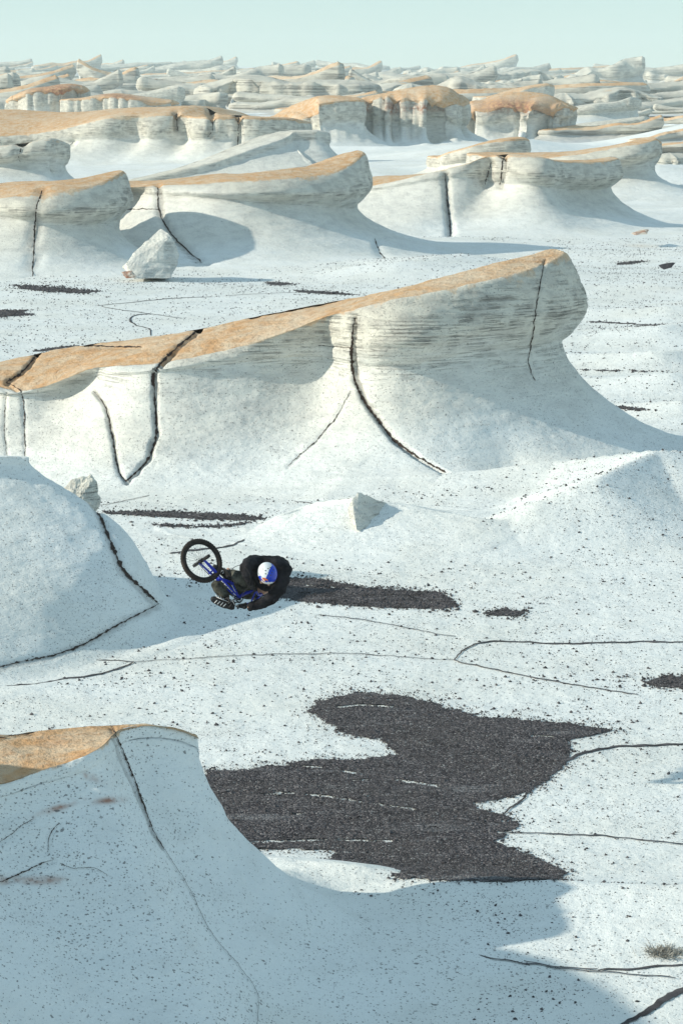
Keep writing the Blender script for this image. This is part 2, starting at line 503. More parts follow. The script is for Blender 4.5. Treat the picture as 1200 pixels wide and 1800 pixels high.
def yardang(name, label, keys, end, back=None, tail=None, res=.05, nt=14, nf=90, cat='rock formation', group=None, crust=1.0,
            lump=.05, strata=.02, cracks=(), cleft=0.0, cleft_f=.6, crust_back=True, mat=None, rust=(), parts=True, seed=0, world=False, smooth=1.0, bed=1.0):
    """keys: (px, py_crest, Y_crest, py_rim, w, b, u, zn, f, p) from the low tail (left) to the prow (right).
    end: (w, drop, b, u, zn, f, p) of the prow seen side-on; back, tail the same for those sides"""
    A = []
    for (px, pc, Y, pr, w, b, u, zn, f, p) in keys:
        if world:
            A.append([px, pc, Y, w, pr, b, u, zn, f, p]); continue
        C = at(px, pc, Y)
        R = at(px, pr, Y - w)
        A.append([C[0], C[1], C[2], w, C[2] - R[2], b, u, zn, f, p])
    A = np.array(A)
    s = np.concatenate([[0], np.cumsum(np.hypot(np.diff(A[:, 0]), np.diff(A[:, 1])))])
    ns = max(24, int(s[-1] / res))
    uu = np.interp(np.linspace(0, s[-1], ns), s, np.arange(len(s)))
    Fp = catmull(A, uu)
    T = np.gradient(Fp[:, :2], axis=0); T /= np.linalg.norm(T, axis=1)[:, None] + 1e-9
    Dn = np.stack([T[:, 1], -T[:, 0]], -1)                       # towards the camera
    sgd = max(1.0, ns * .07)
    kd = np.arange(-int(3 * sgd), int(3 * sgd) + 1); kw = np.exp(-.5 * (kd / sgd) ** 2); kw /= kw.sum()
    Dp = np.concatenate([np.repeat(Dn[:1], len(kd) // 2, 0), Dn, np.repeat(Dn[-1:], len(kd) // 2, 0)])
    Dn = np.stack([np.convolve(Dp[:, q_], kw, 'valid') for q_ in (0, 1)], -1)
    Dn /= np.linalg.norm(Dn, axis=1)[:, None]
    sgd = max(1.0, ns * .012)
    kd = np.arange(-int(3 * sgd), int(3 * sgd) + 1); kw = np.exp(-.5 * (kd / sgd) ** 2); kw /= kw.sum()
    Fq = np.concatenate([2 * Fp[:1] - Fp[len(kd) // 2:0:-1], Fp, 2 * Fp[-1:] - Fp[-2:-2 - len(kd) // 2:-1]])
    Fp = np.stack([np.convolve(Fq[:, q_], kw, 'valid') for q_ in range(Fp.shape[1])], -1)
    back = np.array(back if back else (A[:, 3].mean(), .6, .1, .1, .5, A[:, 8].mean(), 2.2))
    tail = np.array(tail if tail else (A[0, 3], A[0, 4], A[0, 5], A[0, 6], A[0, 7], A[0, 8], A[0, 9]))
    end = np.array(end)
    cols = [np.concatenate([Fp[:, :2], Fp[:, 2:3], Dn, Fp[:, 3:]], 1)]
    def fan(Cp, d0, d1, pa, pe, pb, sign):
        L = pa[0] * .5 + pe[0] + pe[2] + pe[5] * .35
        n = max(16, int(math.pi * L / res))
        out = []
        a0 = math.atan2(d0[1], d0[0])
        a1 = math.atan2(d1[1], d1[0])
        while (a1 - a0) * sign <= 0: a1 += sign * 2 * math.pi
        for k in range(1, n):
            t = k / n
            a = a0 + (a1 - a0) * t
            tt = t * 2
            q = (pa + (pe - pa) * (math.sin(tt * math.pi / 2) ** 1.3)) if tt < 1 else (pe + (pb - pe) * (1 - math.cos((tt - 1) * math.pi / 2)))
            out.append(np.concatenate([Cp, [math.cos(a), math.sin(a)], q]))
        return np.array(out)
    dB = -Dn
    cols.append(fan(Fp[-1, :3], Dn[-1], dB[-1], Fp[-1, 3:], end, back, 1))
    nb = max(16, ns // 3)
    ib = np.linspace(ns - 1, 0, nb).astype(int)
    Bk = np.concatenate([Fp[ib, :3], dB[ib], np.repeat(back[None], nb, 0)], 1)
    cols.append(Bk)
    cols.append(fan(Fp[0, :3], dB[0], Dn[0], back, tail, Fp[0, 3:], 1))
    Cc = np.concatenate(cols)
    nc = len(Cc)
    X, D, q = Cc[:, :3], Cc[:, 3:5], Cc[:, 5:]
    w, drop, b, u, zn, f, p = [q[:, k] for k in range(7)]
    foot = X[:, :2] + D * (w + b - u + f)[:, None]
    zg = np.zeros(nc) if world else ground_h(foot[:, 0], foot[:, 1])
    Zc = X[:, 2]; Zr = Zc - drop
    Zr = np.maximum(Zr, zg + .02)
    Zn = zg + zn * (Zr - zg)
    r = [0 * w, w * .33, w * .7, w * .93, w]
    z = [Zc, Zc - drop * .18, Zc - drop * .55, Zc - drop * .88, Zr]
    top = np.stack([np.stack(r, 0), np.stack(z, 0)], -1)         # k, nc, 2
    rr = [w, w + .25 * b, w + .7 * b, w + b, w + b - .5 * u, w + b - .88 * u, w + b - u]
    zz = [Zr, Zr - .05 * (Zr - Zn), Zn + .70 * (Zr - Zn), Zn + .40 * (Zr - Zn), Zn + .14 * (Zr - Zn), Zn + .04 * (Zr - Zn), Zn]
    for sk in (.02, .07, .16, .3, .48, .7, 1.0):
        rr.append(w + b - u + f * sk)
        zz.append(zg + (Zn - zg) * ((1 - sk ** .7) ** (p * .6) + (.035 if sk == 1 else 0)))
    rr.append(w + b - u + f * 1.2); zz.append(zg + .002)
    rr.append(w + b - u + f * 1.5); zz.append(zg - .10)
    face = np.stack([np.stack(rr, 0), np.stack(zz, 0)], -1)
    Tt = catmull(top, np.linspace(0, 4, nt))
    # rows placed by length of the profile
    dl = np.linalg.norm(np.diff(face, axis=0), axis=2).mean(1) ** .8
    cum = np.concatenate([[0], np.cumsum(dl)]); cum /= cum[-1]
    Tf = catmull(face, np.interp(np.linspace(0, 1, nf), cum, np.arange(len(face))))
    G = np.concatenate([Tt, Tf[1:]], 0).transpose(1, 0, 2)       # nc, nr, 2
    nr = G.shape[1]
    P = np.empty((nc, nr, 3))
    P[..., :2] = X[:, None, :2] + D[:, None, :] * G[..., 0:1]
    P[..., 2] = G[..., 1]
    # soften the plan of the lower slopes so that the flanks run into the nose without a crease
    Wv = np.concatenate([np.zeros(nt), sstep(.0, .75, np.linspace(0, 1, nr - nt))])[None, :, None] * np.ones((nc, 1, 1))
    foot_len = float(np.median(f))
    sg = smooth * .30 * foot_len / res
    kk = np.arange(-int(3 * sg), int(3 * sg) + 1)
    ker = np.exp(-.5 * (kk / max(sg, .5)) ** 2); ker /= ker.sum()
    if len(kk) < nc and smooth > 0:
        pad = np.concatenate([P[-len(kk):], P, P[:len(kk)]], 0)
        fl = np.fft.rfft(pad, axis=0)
        kf = np.zeros(len(pad)); kf[:len(kk)] = ker; kf = np.roll(kf, -(len(kk) // 2))
        sm = np.fft.irfft(fl * np.fft.rfft(kf)[:, None, None], n=len(pad), axis=0)[len(kk):len(kk) + nc]
        P = P * (1 - Wv) + sm * Wv
    if not world:
        gl = ground_h(P[..., 0], P[..., 1])
        rl = (P[..., 2] - zg[:, None]) / np.maximum((Zn - zg)[:, None], .05)
        wt = np.clip(1 - rl, 0, 1.0) ** 2.5 * (np.arange(nr) >= nt)[None, :]
        P[..., 2] += wt * (gl - zg[:, None])
    du = np.roll(P, -1, 0) - np.roll(P, 1, 0)
    dv = np.gradient(P, axis=1)
    N = np.cross(dv, du)
    N /= np.linalg.norm(N, axis=2)[..., None] + 1e-9
    row = np.arange(nr)
    H = (Zr - zg)[:, None]
    rel = (P[..., 2] - zg[:, None]) / np.maximum(H, .1)
    fade = sstep(-.02, .12, rel)
    sd_ = seed * 3.7
    size = max(.5, float(np.median(Zr - zg)))
    Q = P / size + sd_
    disp = lump * size * .5 * (fbm(Q * np.array([1.3, 1.3, 2.2]), 4) + .45 * fbm(Q * np.array([6, 6, 10]), 3) + .16 * fbm(Q * np.array([24, 24, 34]), 3)) * fade
    isface = (row >= nt - 1)[None, :] * 1.0
    steep = np.clip(1 - np.abs(N[..., 2]), 0, 1) ** .7
    zb = (P[..., 2] + .25 * perlin(P * .15)) / size
    st = perlin(np.stack([P[..., 0] * .35 / size, P[..., 1] * .35 / size, zb * 34 + sd_], -1)) + .6 * perlin(np.stack([P[..., 0] * 1.2 / size, P[..., 1] * 1.2 / size, zb * 75], -1))
    band = np.exp(-((rel - (zn[:, None] + .16)) / .20) ** 2) + .2
    band *= .35 + .65 * sstep(-.3, .5, perlin(P * .35 / size + 5) + .3)
    disp -= strata * size * .4 * np.clip(st + .15, 0, 2) * steep * band * isface * (u[:, None] > .02)
    if cleft:
        uu2 = np.concatenate([[0], np.cumsum(np.linalg.norm(np.diff(P[:, nt], axis=0), axis=1))])
        cl = np.abs(perlin(np.stack([uu2 * cleft_f, np.full(nc, 3.3 + sd_), np.zeros(nc)], -1)))
        cl2 = np.abs(perlin(np.stack([uu2 * cleft_f * 2.7, np.full(nc, 8.3 + sd_), np.zeros(nc)], -1)))
        lump2 = perlin(np.stack([uu2 * cleft_f * .5, np.full(nc, 1.3 + sd_), np.zeros(nc)], -1))
        g = -(1 - sstep(0, .22, cl)) - .5 * (1 - sstep(0, .2, cl2)) + .9 * lump2
        disp += cleft * g[:, None] * isface * sstep(.0, .35, rel)
        disp += cleft * g[:, None] * .6 * (1 - isface) * (np.arange(nr) / nt)[None, :] ** 2
    ckd = np.zeros((nc, nr)); rst = np.zeros((nc, nr))
    px, py = proj(P)
    front = np.zeros(nc); front[:ns + len(cols[1]) // 2] = 1
    front[-len(cols[3]) // 2:] = 1
    for poly, wpx, depth in cracks:
        lo = np.min(poly, 0) - 40; hi = np.max(poly, 0) + 40
        m = (px > lo[0]) & (px < hi[0]) & (py > lo[1]) & (py < hi[1]) & (front[:, None] > 0)
        if not m.any(): continue
        jx = 2.5 * perlin(P[m] * 3.0 / size * 2)
        d, arc, _ = seg_dist(px[m] + jx, py[m] + jx, poly)
        wv = wpx * (.55 + .45 * np.sin(np.pi * np.clip(arc, .02, .98)) + .25 * perlin(P[m] * 5))
        e_ = max(1.6, res * FPX / float(np.median(P[m][:, 1])) * 2.0)
        wv = np.maximum(wv, e_ * .6)
        c_ = 1 - sstep(wv * .5 - .3 * e_, wv * .5 + .7 * e_, d)
        disp[m] -= depth * (1.0 if depth > .08 else .6) * c_
        # weathered lip along the crack
        disp[m] -= depth * .12 * np.exp(-(d / (wpx * 2.0)) ** 2)
        ckd[m] = np.maximum(ckd[m], c_ * (.35 if wpx > 3.5 else 0))
    for cx, cy, rx, ry, a in rust:
        e = ((px - cx) * math.cos(a) + (py - cy) * math.sin(a)) / rx, (-(px - cx) * math.sin(a) + (py - cy) * math.cos(a)) / ry
        rst = np.maximum(rst, np.exp(-(e[0] ** 2 + e[1] ** 2)) * front[:, None])
    P = P + N * disp[..., None]
    cr = np.zeros((nc, nr))
    cr[:, :nt - 1] = crust
    cr[:, nt - 1] = crust * .75
    drip = sstep(-.15, .5, perlin(P[:, nt] * np.array([2.2, 2.2, .1]) / (1 if nf > 150 else 5) + 3)) + .15 * rng.random(nc)
    for k_ in range(30 if nf > 150 else 8):
        cr[:, nt + k_] = crust * np.clip(.56 - .56 * k_ / ((4 + 24 * drip) if nf > 150 else (1.5 + 6 * drip)), 0, 1)
    if not crust_back:
        cr *= front[:, None]
    V = P.reshape(-1, 3)
    up = sstep(zn[:, None] * .75, zn[:, None] * 1.25, rel + .1 * perlin(P * .8 / size))
    up = np.maximum(up, .55 * sstep(.02, .38, rel + .08 * perlin(P * .7 / size)))
    at_ = {'upper': up.ravel() * bed, 'crust': cr.ravel(), 'crackd': ckd.ravel(), 'rust': rst.ravel()}
    F = grid_faces(nc, nr, True)
    base = A[:, :3].mean(0); base[2] = 0
    V = V - base
    mat = mat or M_ROCK
    rows = F[:, 0] % nr
    if crust > .05 and parts:
        f1, f2 = F[rows >= nt - 1], F[rows < nt - 1]
        v, ff, aa = compact(V, f1, at_)
        o = link(name, make_mesh(name, v, ff, mat, True, aa))
        v, ff, aa = compact(V, f2, at_)
        c = link('orange_crust', make_mesh('orange_crust', v, ff, mat, True, aa), o)
    else:
        o = link(name, make_mesh(name, V, F, mat, True, at_))
    o.location = base
    tag(o, label, cat, group)
    if cracks:
        lay_cracks(o, V, F, base, cracks, seed)
    return o

#@@SETTING
# ------------------------------------------------------------------ ground sheet
def build_ground():
    # rows march away from the camera, columns fan out, so that the detail follows the distance
    ys = [-40, -20, -5, 5, 12]
    y = 16.0
    while y < 90: ys.append(y); y *= 1.0042
    while y < 700: ys.append(y); y *= 1.008
    while y < 9000: ys.append(y); y *= 1.02
    ys += [12000, 16000, 22000]
    ys = np.array(ys)
    a = np.concatenate([np.array([-3, -1.8, -1.1, -.7, -.5, -.36, -.26, -.2]), np.linspace(-.16, .16, 330), np.array([.2, .26, .36, .5, .7, 1.1, 1.8, 3])])
    X = a[None, :] * np.maximum(ys, 14)[:, None]
    Y = np.repeat(ys[:, None], len(a), 1)
    Z = ground_h(X, Y)
    P = np.stack([X, Y, Z], -1)
    near = 1 - sstep(60, 110, Y)
    Z = Z + near * (.012 * fbm(P * 1.9, 4) + .006 * perlin(P * 7)) * sstep(10, 18, Y)
    Z = Z + (1 - near) * .05 * sstep(90, 150, Y) * perlin(P * np.array([.25, .6, 1]))
    P[..., 2] = Z
    F = grid_faces(P.shape[0], P.shape[1])[:, ::-1]
    z = np.zeros(P.size // 3)
    me = make_mesh('ground', P.reshape(-1, 3), F, M_ROCK, True, {'crust': z, 'crackd': z, 'rust': z, 'upper': z})
    me.materials.append(M_FAR)
    cy = P.reshape(-1, 3)[F[:, 0], 1]
    me.polygons.foreach_set('material_index', (cy > 260).astype(np.int32))
    return tag(link('ground', me), kind='structure')
GROUND = build_ground()

# ------------------------------------------------------------------ the large wave in the middle
M_CR = [([(352, 578), (310, 612), (272, 655), (272, 700), (275, 760), (262, 805), (222, 846)], 7, .10),
        ([(165, 688), (185, 715), (198, 770), (208, 825), (222, 846)], 4.5, .09),
        ([(68, 620), (48, 645), (32, 660), (10, 672)], 6, .09),
        ([(12, 672), (40, 695), (44, 760), (45, 810)], 3, .05), ([(12, 690), (8, 745), (12, 800)], 2.2, .04),
        ([(622, 558), (618, 610), (622, 665), (640, 705), (690, 770), (735, 803), (784, 831)], 7.5, .13),
        ([(616, 688), (590, 735), (550, 780), (505, 820)], 2.6, .035),
        ([(957, 455), (945, 520), (935, 590), (928, 640), (940, 670)], 3.0, .05),
        ([(560, 607), (620, 612)], 2.5, .04),
        ([(600, 524), (560, 534), (500, 546), (440, 556)], 3.5, .06), ([(250, 610), (200, 610), (150, 606)], 3.5, .06)]
yardang('pumice_wave', 'long wave shaped pumice outcrop with an orange top and deep cracks, behind the bike rider',
        [(-260, 700, 64.0, 742, 2.6, .05, .0, .94, 3.2, 1.7),
         (-120, 668, 63.2, 712, 2.6, .10, .0, .94, 3.2, 1.7),
         (0, 640, 62.3, 670, 2.6, .25, .05, .94, 2.8, 1.7),
         (65, 622, 61.8, 664, 2.6, .20, .05, .94, 2.8, 1.7),
         (160, 605, 61.0, 690, 2.8, .28, .05, .94, 2.6, 1.7),
         (225, 598, 60.8, 676, 2.8, -.50, .05, .92, 2.5, 1.7),
         (275, 591, 60.4, 650, 2.6, -.20, .05, .92, 2.8, 1.8),
         (350, 578, 59.6, 640, 2.4, .60, .0, .92, 3.0, 1.8),
         (450, 556, 59.5, 613, 2.2, .20, .0, .88, 3.2, 1.9),
         (560, 535, 59.4, 582, 2.0, -.20, .14, .80, 3.3, 1.9),
         (618, 525, 59.2, 560, 1.8, -.42, .06, .72, 3.3, 2.0),
         (650, 519, 58.8, 550, 1.7, .05, .12, .66, 3.4, 2.1),
         (712, 504, 58.2, 524, 1.5, .62, .24, .59, 3.6, 2.3),
         (820, 476, 58.6, 493, 1.1, .50, .46, .56, 3.8, 2.6),
         (900, 456, 59.1, 469, .8, .50, .52, .555, 4.0, 2.8),
         (950, 444, 59.5, 452, .5, .55, .55, .555, 4.2, 2.8),
         (972, 438, 59.7, 441, .3, .55, .55, .555, 4.2, 2.8)],
        (.15, .12, .52, .52, .555, 4.4, 2.8), back=(1.0, .3, .3, .4, .55, 3.0, 2.4), res=.03, nt=50, nf=270,
        lump=.042, strata=.042, cracks=M_CR, seed=1)

# ------------------------------------------------------------------ near quarter-pipe rock, lower left
N_CR = [([(197, 1278), (225, 1345), (250, 1410), (268, 1460), (286, 1492)], 4, .03),
        ([(286, 1492), (330, 1560), (370, 1640), (420, 1700), (452, 1750), (450, 1800)], .8, .002),
        ([(-20, 1492), (20, 1468), (38, 1452), (60, 1440)], 2.2, .02), ([(105, 1448), (95, 1456), (86, 1475), (84, 1500)], 2.5, .02),
        ([(-10, 1555), (25, 1541), (45, 1532), (70, 1520), (95, 1512)], 3.2, .03), ([(105, 1518), (125, 1527), (150, 1526), (170, 1528), (190, 1540)], 1.4, .008),
        ([(-10, 1300), (60, 1290)], 3, .015)]
yardang('quarter_pipe_rock', 'nearest pale rock ramp curling up at the lower left, with one long dark crack',
        [(-950, 980, 21.8, 1060, 1.2, .0, .0, .93, 4.0, 1.5),  # unseen tail, raised high out of frame to cast shade on the ramp
         (-560, 1090, 23.1, 1190, 1.1, .0, .0, .93, 4.0, 1.5),
         (-200, 1287, 24.5, 1385, 1.1, .0, .0, .93, 4.0, 1.5),
         (0, 1291, 25.1, 1355, 1.1, .03, .0, .93, 4.0, 1.5),
         (90, 1282, 25.35, 1322, 1.1, .03, .0, .93, 3.9, 1.5),
         (150, 1276, 25.5, 1293, .75, .03, .0, .93, 3.8, 1.6),
         (200, 1271, 25.6, 1277, .35, .03, .0, .93, 3.7, 1.7),
         (250, 1268, 25.7, 1272, .25, .03, .0, .93, 3.5, 1.8),
         (300, 1273, 25.8, 1277, .2, .02, .0, .92, 3.3, 2.0),
         (332, 1284, 25.9, 1289, .14, .01, .0, .92, 3.1, 2.2)],
        (.11, .06, .0, .0, .86, 2.4, 3.9), back=(.3, .2, .1, .2, .6, 2.0, 2.2), res=.018, nt=36, nf=260,
        lump=.035, strata=.0, bed=0, smooth=.45, cracks=N_CR, rust=[(150, 1363, 22, 7, .4), (190, 1407, 26, 6, -.12), (110, 1418, 40, 5, -.3), (60, 1545, 60, 7, .05)], seed=2)

# ------------------------------------------------------------------ smooth mound, left
L_CR = [([(150, 868), (172, 900), (195, 955), (215, 1000), (250, 1035), (279, 1062)], 8, .06),
        ([(279, 1062), (205, 1100), (150, 1132), (92, 1153), (40, 1163), (-10, 1176)], 4.5, .03)]
yardang('pumice_mound', 'smooth pale pumice mound bounded by a dark crack at the left edge',
        [(-900, 795, 39.5, 798, .5, .05, .0, .9, 5.5, 1.4),
         (-350, 786, 41.2, 792, .5, .05, .0, .93, 5.2, 1.4),
         (-120, 796, 42.0, 800, .2, .05, .0, .94, 4.6, 1.3),
         (0, 799, 42.4, 802, .1, .02, .0, .95, 3.8, 1.1),
         (36, 801, 42.6, 804, .05, .02, .0, .95, 3.4, .95)],
        (.14, .03, .0, .0, .97, 1.9, .75), back=(.1, .05, .05, .0, .9, 2.6, 1.2), res=.04, nt=10, nf=150,
        crust=0, lump=.035, strata=.0, bed=0, cracks=L_CR, seed=3, smooth=.25)

yardang('pumice_hump', 'low pumice hump with a grey broken crest on the ground right of the rider',
        [(452, 926, 49.6, 930, .4, .02, .0, .9, 1.2, 1.5), (500, 902, 49.5, 906, .4, .02, .0, .9, 1.6, 1.5), (545, 886, 49.4, 889, .15, .05, .0, .9, 2.0, 1.5), (600, 876, 49.0, 878, .08, .0, .0, .95, 2.2, 1.6),
         (634, 872, 48.8, 874, .05, .0, .0, .95, 2.2, 1.6)],
        (.04, .02, .0, .0, .97, 2.6, 2.0), res=.03, nt=8, nf=110, crust=0, lump=.09, strata=.0, seed=9, smooth=.4, bed=0, back=(.08, .03, .0, .0, .95, 2.0, 1.4))

# ------------------------------------------------------------------ second row
yardang('pumice_wave', 'cracked wave rock with a pointed shaded prow at the left edge, behind the boulder',
        [(-420, 372, 124, 400, 4, .1, .0, .9, 6, 1.8), (-150, 345, 122.5, 372, 4, .1, .0, .9, 6, 1.8),
         (0, 322, 121, 357, 3.6, .2, .0, .88, 5.5, 1.8), (60, 318, 120, 350, 3.2, .3, .1, .8, 5, 1.9), (98, 317, 119.2, 338, 2.6, .9, .5, .6, 5, 2.0),
         (150, 312, 119.9, 320, 1.6, 1.0, .9, .5, 4.5, 2.2), (185, 305, 120.6, 309, .8, .9, 1.1, .47, 4, 2.3), (210, 299, 121.0, 301, .3, .6, 1.1, .45, 3.6, 2.4)],
        (.15, .25, .1, 1.35, .45, 3.2, 2.4), res=.12, nt=14, nf=110, strata=.03, smooth=.6, cracks=[([(74, 335), (64, 370), (60, 430), (58, 490)], 4, .18)], seed=4)
yardang('pumice_wave', 'broad wave rock with an orange rim and rounded prow above the boulder',
        [(20, 325, 131, 335, 3.5, .1, .1, .9, 6, 1.8), (150, 322, 130.4, 326, 3.5, .2, .0, .9, 6, 1.8), (215, 318, 129.6, 325, 3.5, .3, .0, .9, 6, 1.8),
         (280, 316, 129.6, 330, 3.5, -.8, .0, .88, 5.5, 1.8), (380, 306, 127.6, 326, 3, .6, .0, .85, 5.5, 1.8),
         (440, 303, 126.5, 317, 2.6, 1.2, .3, .75, 6, 2.0), (540, 293, 127.6, 303, 1.8, .9, .7, .55, 6.5, 2.3), (600, 276, 128.9, 281, .9, .8, .9, .5, 7, 2.5),
         (628, 265, 129.6, 268, .4, .5, .9, .48, 7.5, 2.6)],
        (.2, .3, .25, .85, .47, 8.0, 2.8), res=.12, nt=14, nf=110, strata=.03, smooth=.6,
        cracks=[([(278, 330), (280, 370), (300, 410), (330, 440), (355, 462)], 4, .2), ([(658, 420), (668, 445), (685, 464)], 3, .1), ([(205, 368), (280, 368)], 2, .08)], seed=5)
yardang('pumice_wave', 'large blocky wave rock with vertical cracks and a sunlit bulge, right of the rounded prow',
        [(560, 330, 150, 338, 3, .1, .0, .9, 6, 1.7), (640, 312, 149, 332, 3.5, .2, .0, .9, 6, 1.7), (700, 308, 148, 327, 3.5, .3, .0, .88, 6, 1.7),
         (790, 300, 147, 303, 3, .3, .0, .85, 6, 1.7), (850, 280, 146.5, 287, 2.5, .2, .1, .8, 6, 1.9), (880, 272, 146.2, 275, 2, -.1, .2, .65, 6, 1.9),
         (930, 272, 145.2, 275, 2, 1.3, .5, .62, 6, 2.0), (952, 280, 146.0, 284, 1.6, .5, .5, .6, 6, 2.2), (1030, 281, 147.6, 284, 1.2, .6, .9, .57, 6, 2.4), (1072, 276, 148.4, 279, .6, .4, .9, .57, 6, 2.5)],
        (.2, .15, .1, 1.0, .56, 5.5, 2.6), res=.13, nt=12, nf=100, strata=.03, crust=.85, smooth=.5,
        cracks=[([(782, 305), (785, 340), (790, 390), (792, 445)], 4, .25), ([(862, 285), (852, 325)], 3, .2), ([(884, 275), (878, 325)], 4, .3)], seed=6)
yardang('pumice_wave', 'slender prow rock with a bright orange stripe, behind the right blocky rock',
        [(900, 268, 190, 272, 3, .1, .1, .5, 5, 1.8), (945, 268, 188, 280, 3.5, .3, .4, .5, 5, 1.9), (1000, 266, 187, 276, 3.5, .6, .7, .55, 5, 2),
         (1060, 258, 186, 268, 3, .8, 1.0, .6, 5, 2.3), (1120, 246, 185, 253, 1.6, .8, 1.3, .6, 5, 2.4), (1148, 242, 185, 245, .6, .4, 1.1, .6, 5, 2.4)],
        (.2, .2, .1, 1.1, .6, 3.2, 2.2), res=.2, nt=12, nf=80, strata=.03, seed=7)


def ry(name, label, keys, end, **kw):
    kw.setdefault('res', .3); kw.setdefault('nt', 10); kw.setdefault('nf', 60)
    return yardang(name, label, keys, end, **kw)

# third row and beyond, each placed by hand
ry('pumice_dome', 'smooth whitish dome rising behind the rounded prow rock',
   [(215, 318, 165, 320, 2, .1, 0, .8, 6, 1.3), (330, 290, 166, 292, 2, .1, 0, .85, 9, 1.2), (430, 252, 168, 254, 2, .1, .0, .9, 9, 1.2), (490, 231, 170, 233, 2, .1, 0, .9, 9, 1.2),
    (555, 229, 170, 231, 1.5, .1, 0, .88, 8, 1.3)], (.8, .2, .1, .1, .85, 5, 1.2), crust=0, strata=.005, seed=11, back=(1, .2, .1, 0, .8, 8, 1.3))
ry('pumice_wave', 'dark pointed prow rock split by a cleft, at the left edge under the long mesa',
   [(-150, 262, 205, 266, 3, .2, .3, .55, 4, 2), (-20, 258, 204, 262, 3, .3, .5, .55, 4, 2), (40, 252, 203, 258, 2.5, .5, .9, .55, 4, 2), (90, 243, 202, 247, 1, .4, 1.2, .55, 3.5, 2.2)],
   (.3, .3, .1, 1.4, .55, 3.5, 2.2), crust=.45, cracks=[([(40, 252), (33, 275), (36, 285)], 3, .3)], seed=12)
ry('pumice_mesa', 'long flat mesa with a broad orange top and clefted cliff, left in the third row',
   [(-200, 198, 262, 250, 12, .2, .2, .6, 6, 1.6), (0, 192, 260, 241, 12, .2, .2, .6, 6, 1.6), (100, 197, 258, 239, 11, .2, .2, .6, 6, 1.6), (160, 195, 256, 236, 9, .3, .2, .6, 6, 1.6),
    (220, 189, 254, 224, 8, .3, .2, .6, 6, 1.6), (270, 188, 252, 206, 7, .6, .2, .55, 5, 1.8), (300, 187, 251, 204, 6, -.9, .2, .5, 4, 2), (318, 186, 251, 203, 6, .6, .2, .5, 4, 2), (350, 185, 250, 200, 5, .6, .2, .5, 4, 2),
    (372, 192, 250, 203, 5, -.8, .2, .5, 4, 2), (385, 201, 249, 205, 5, .5, .2, .5, 4, 2), (419, 203, 248, 206, 5, .5, .2, .5, 4, 2), (425, 203, 248, 206, 5, -.5, .2, .5, 4, 2), (470, 205, 247, 207, 4, .2, .2, .5, 4, 2), (500, 206, 247, 208, 3, .2, .2, .5, 4, 2)],
   (1, .4, .3, .4, .5, 4, 2), res=.2, nt=16, nf=70, strata=.01, lump=.06, seed=13,
   cracks=[([(419, 200), (419, 230), (418, 255)], 3, .5), ([(310, 200), (313, 230)], 4, .5), ([(372, 195), (374, 225), (366, 240)], 3, .4), ([(130, 250), (104, 270), (100, 280)], 1.6, .2)])
ry('pumice_mesa', 'small orange sloped mesa left of the big rust capped block',
   [(516, 196, 305, 205, 3, .2, .1, .5, 4, 2), (545, 173, 306, 188, 5, .3, .1, .5, 4, 2), (580, 167, 306, 178, 5, .3, .1, .5, 4, 2), (618, 170, 306, 176, 4, .2, .1, .5, 4, 2)],
   (1, .4, .3, .3, .5, 4, 2), tail=(1.2, 1.5, .2, .1, .6, 3, 1.8), strata=.005, cleft=.3, cleft_f=.2, seed=14)
ry('pumice_mesa', 'big upright block with rust brown cap and cream cliffs, below the skyline',
   [(626, 184, 312, 188, 2, .1, .2, .42, 4, 2), (634, 172, 312, 178, 3, .5, .3, .42, 4, 2), (655, 166, 312, 175, 3.5, .2, .3, .42, 5, 2), (690, 160, 312, 172, 4, .9, .3, .42, 5, 2), (700, 157, 312, 176, 4.5, -.4, .3, .42, 5, 2),
    (740, 151, 312, 174, 5, .8, .4, .4, 5, 2), (766, 150, 312, 172, 5, -.2, .4, .4, 5, 2), (792, 155, 312, 178, 4, .9, .8, .4, 5, 2), (806, 166, 312, 184, 2.5, .3, .8, .4, 5, 2)],
   (1.0, .8, .3, .9, .4, 5, 2), tail=(1, .8, .3, .3, .45, 5, 2), strata=.012, cleft=1.3, cleft_f=.2, lump=.09, res=.2, nf=70, seed=15, smooth=.3,
   rust=[(690, 190, 14, 12, 0), (640, 190, 8, 14, 0), (745, 190, 40, 8, 0)])
ry('pumice_mesa', 'dark brown capped block with a shaded cliff, right of the big rust capped block',
   [(806, 198, 330, 204, 3, .2, .2, .45, 4, 2), (822, 180, 330, 190, 3, .3, .3, .45, 4, 2), (850, 174, 330, 190, 3.5, .8, .3, .45, 4, 2), (885, 164, 330, 186, 4, -.3, .4, .45, 4, 2), (930, 161, 330, 190, 4, .9, .6, .5, 4, 2), (965, 168, 329, 184, 4, .5, 1.0, .5, 4, 2), (985, 180, 328, 184, 2, .4, 1.2, .5, 4, 2.2)],
   (.8, .4, .2, 1.4, .5, 4, 2.2), tail=(1, .8, .3, .3, .45, 4, 2), strata=.02, cleft=1.2, cleft_f=.2, lump=.09, res=.2, nf=70, seed=16, smooth=.3,
   rust=[(900, 185, 70, 12, 0)])
ry('pumice_wave', 'short orange fin leaning right just above the blocky wave rock',
   [(800, 272, 205, 276, 2, .1, .1, .6, 4, 1.8), (830, 258, 204, 268, 3, .2, .2, .6, 4, 1.8), (870, 246, 203, 256, 3, .3, .4, .6, 4, 1.9), (905, 240, 202, 245, 1.8, .3, .6, .6, 4, 2), (918, 241, 202, 244, .8, .3, .6, .6, 4, 2)],
   (.4, .3, .1, .6, .6, 4, 2), seed=17)
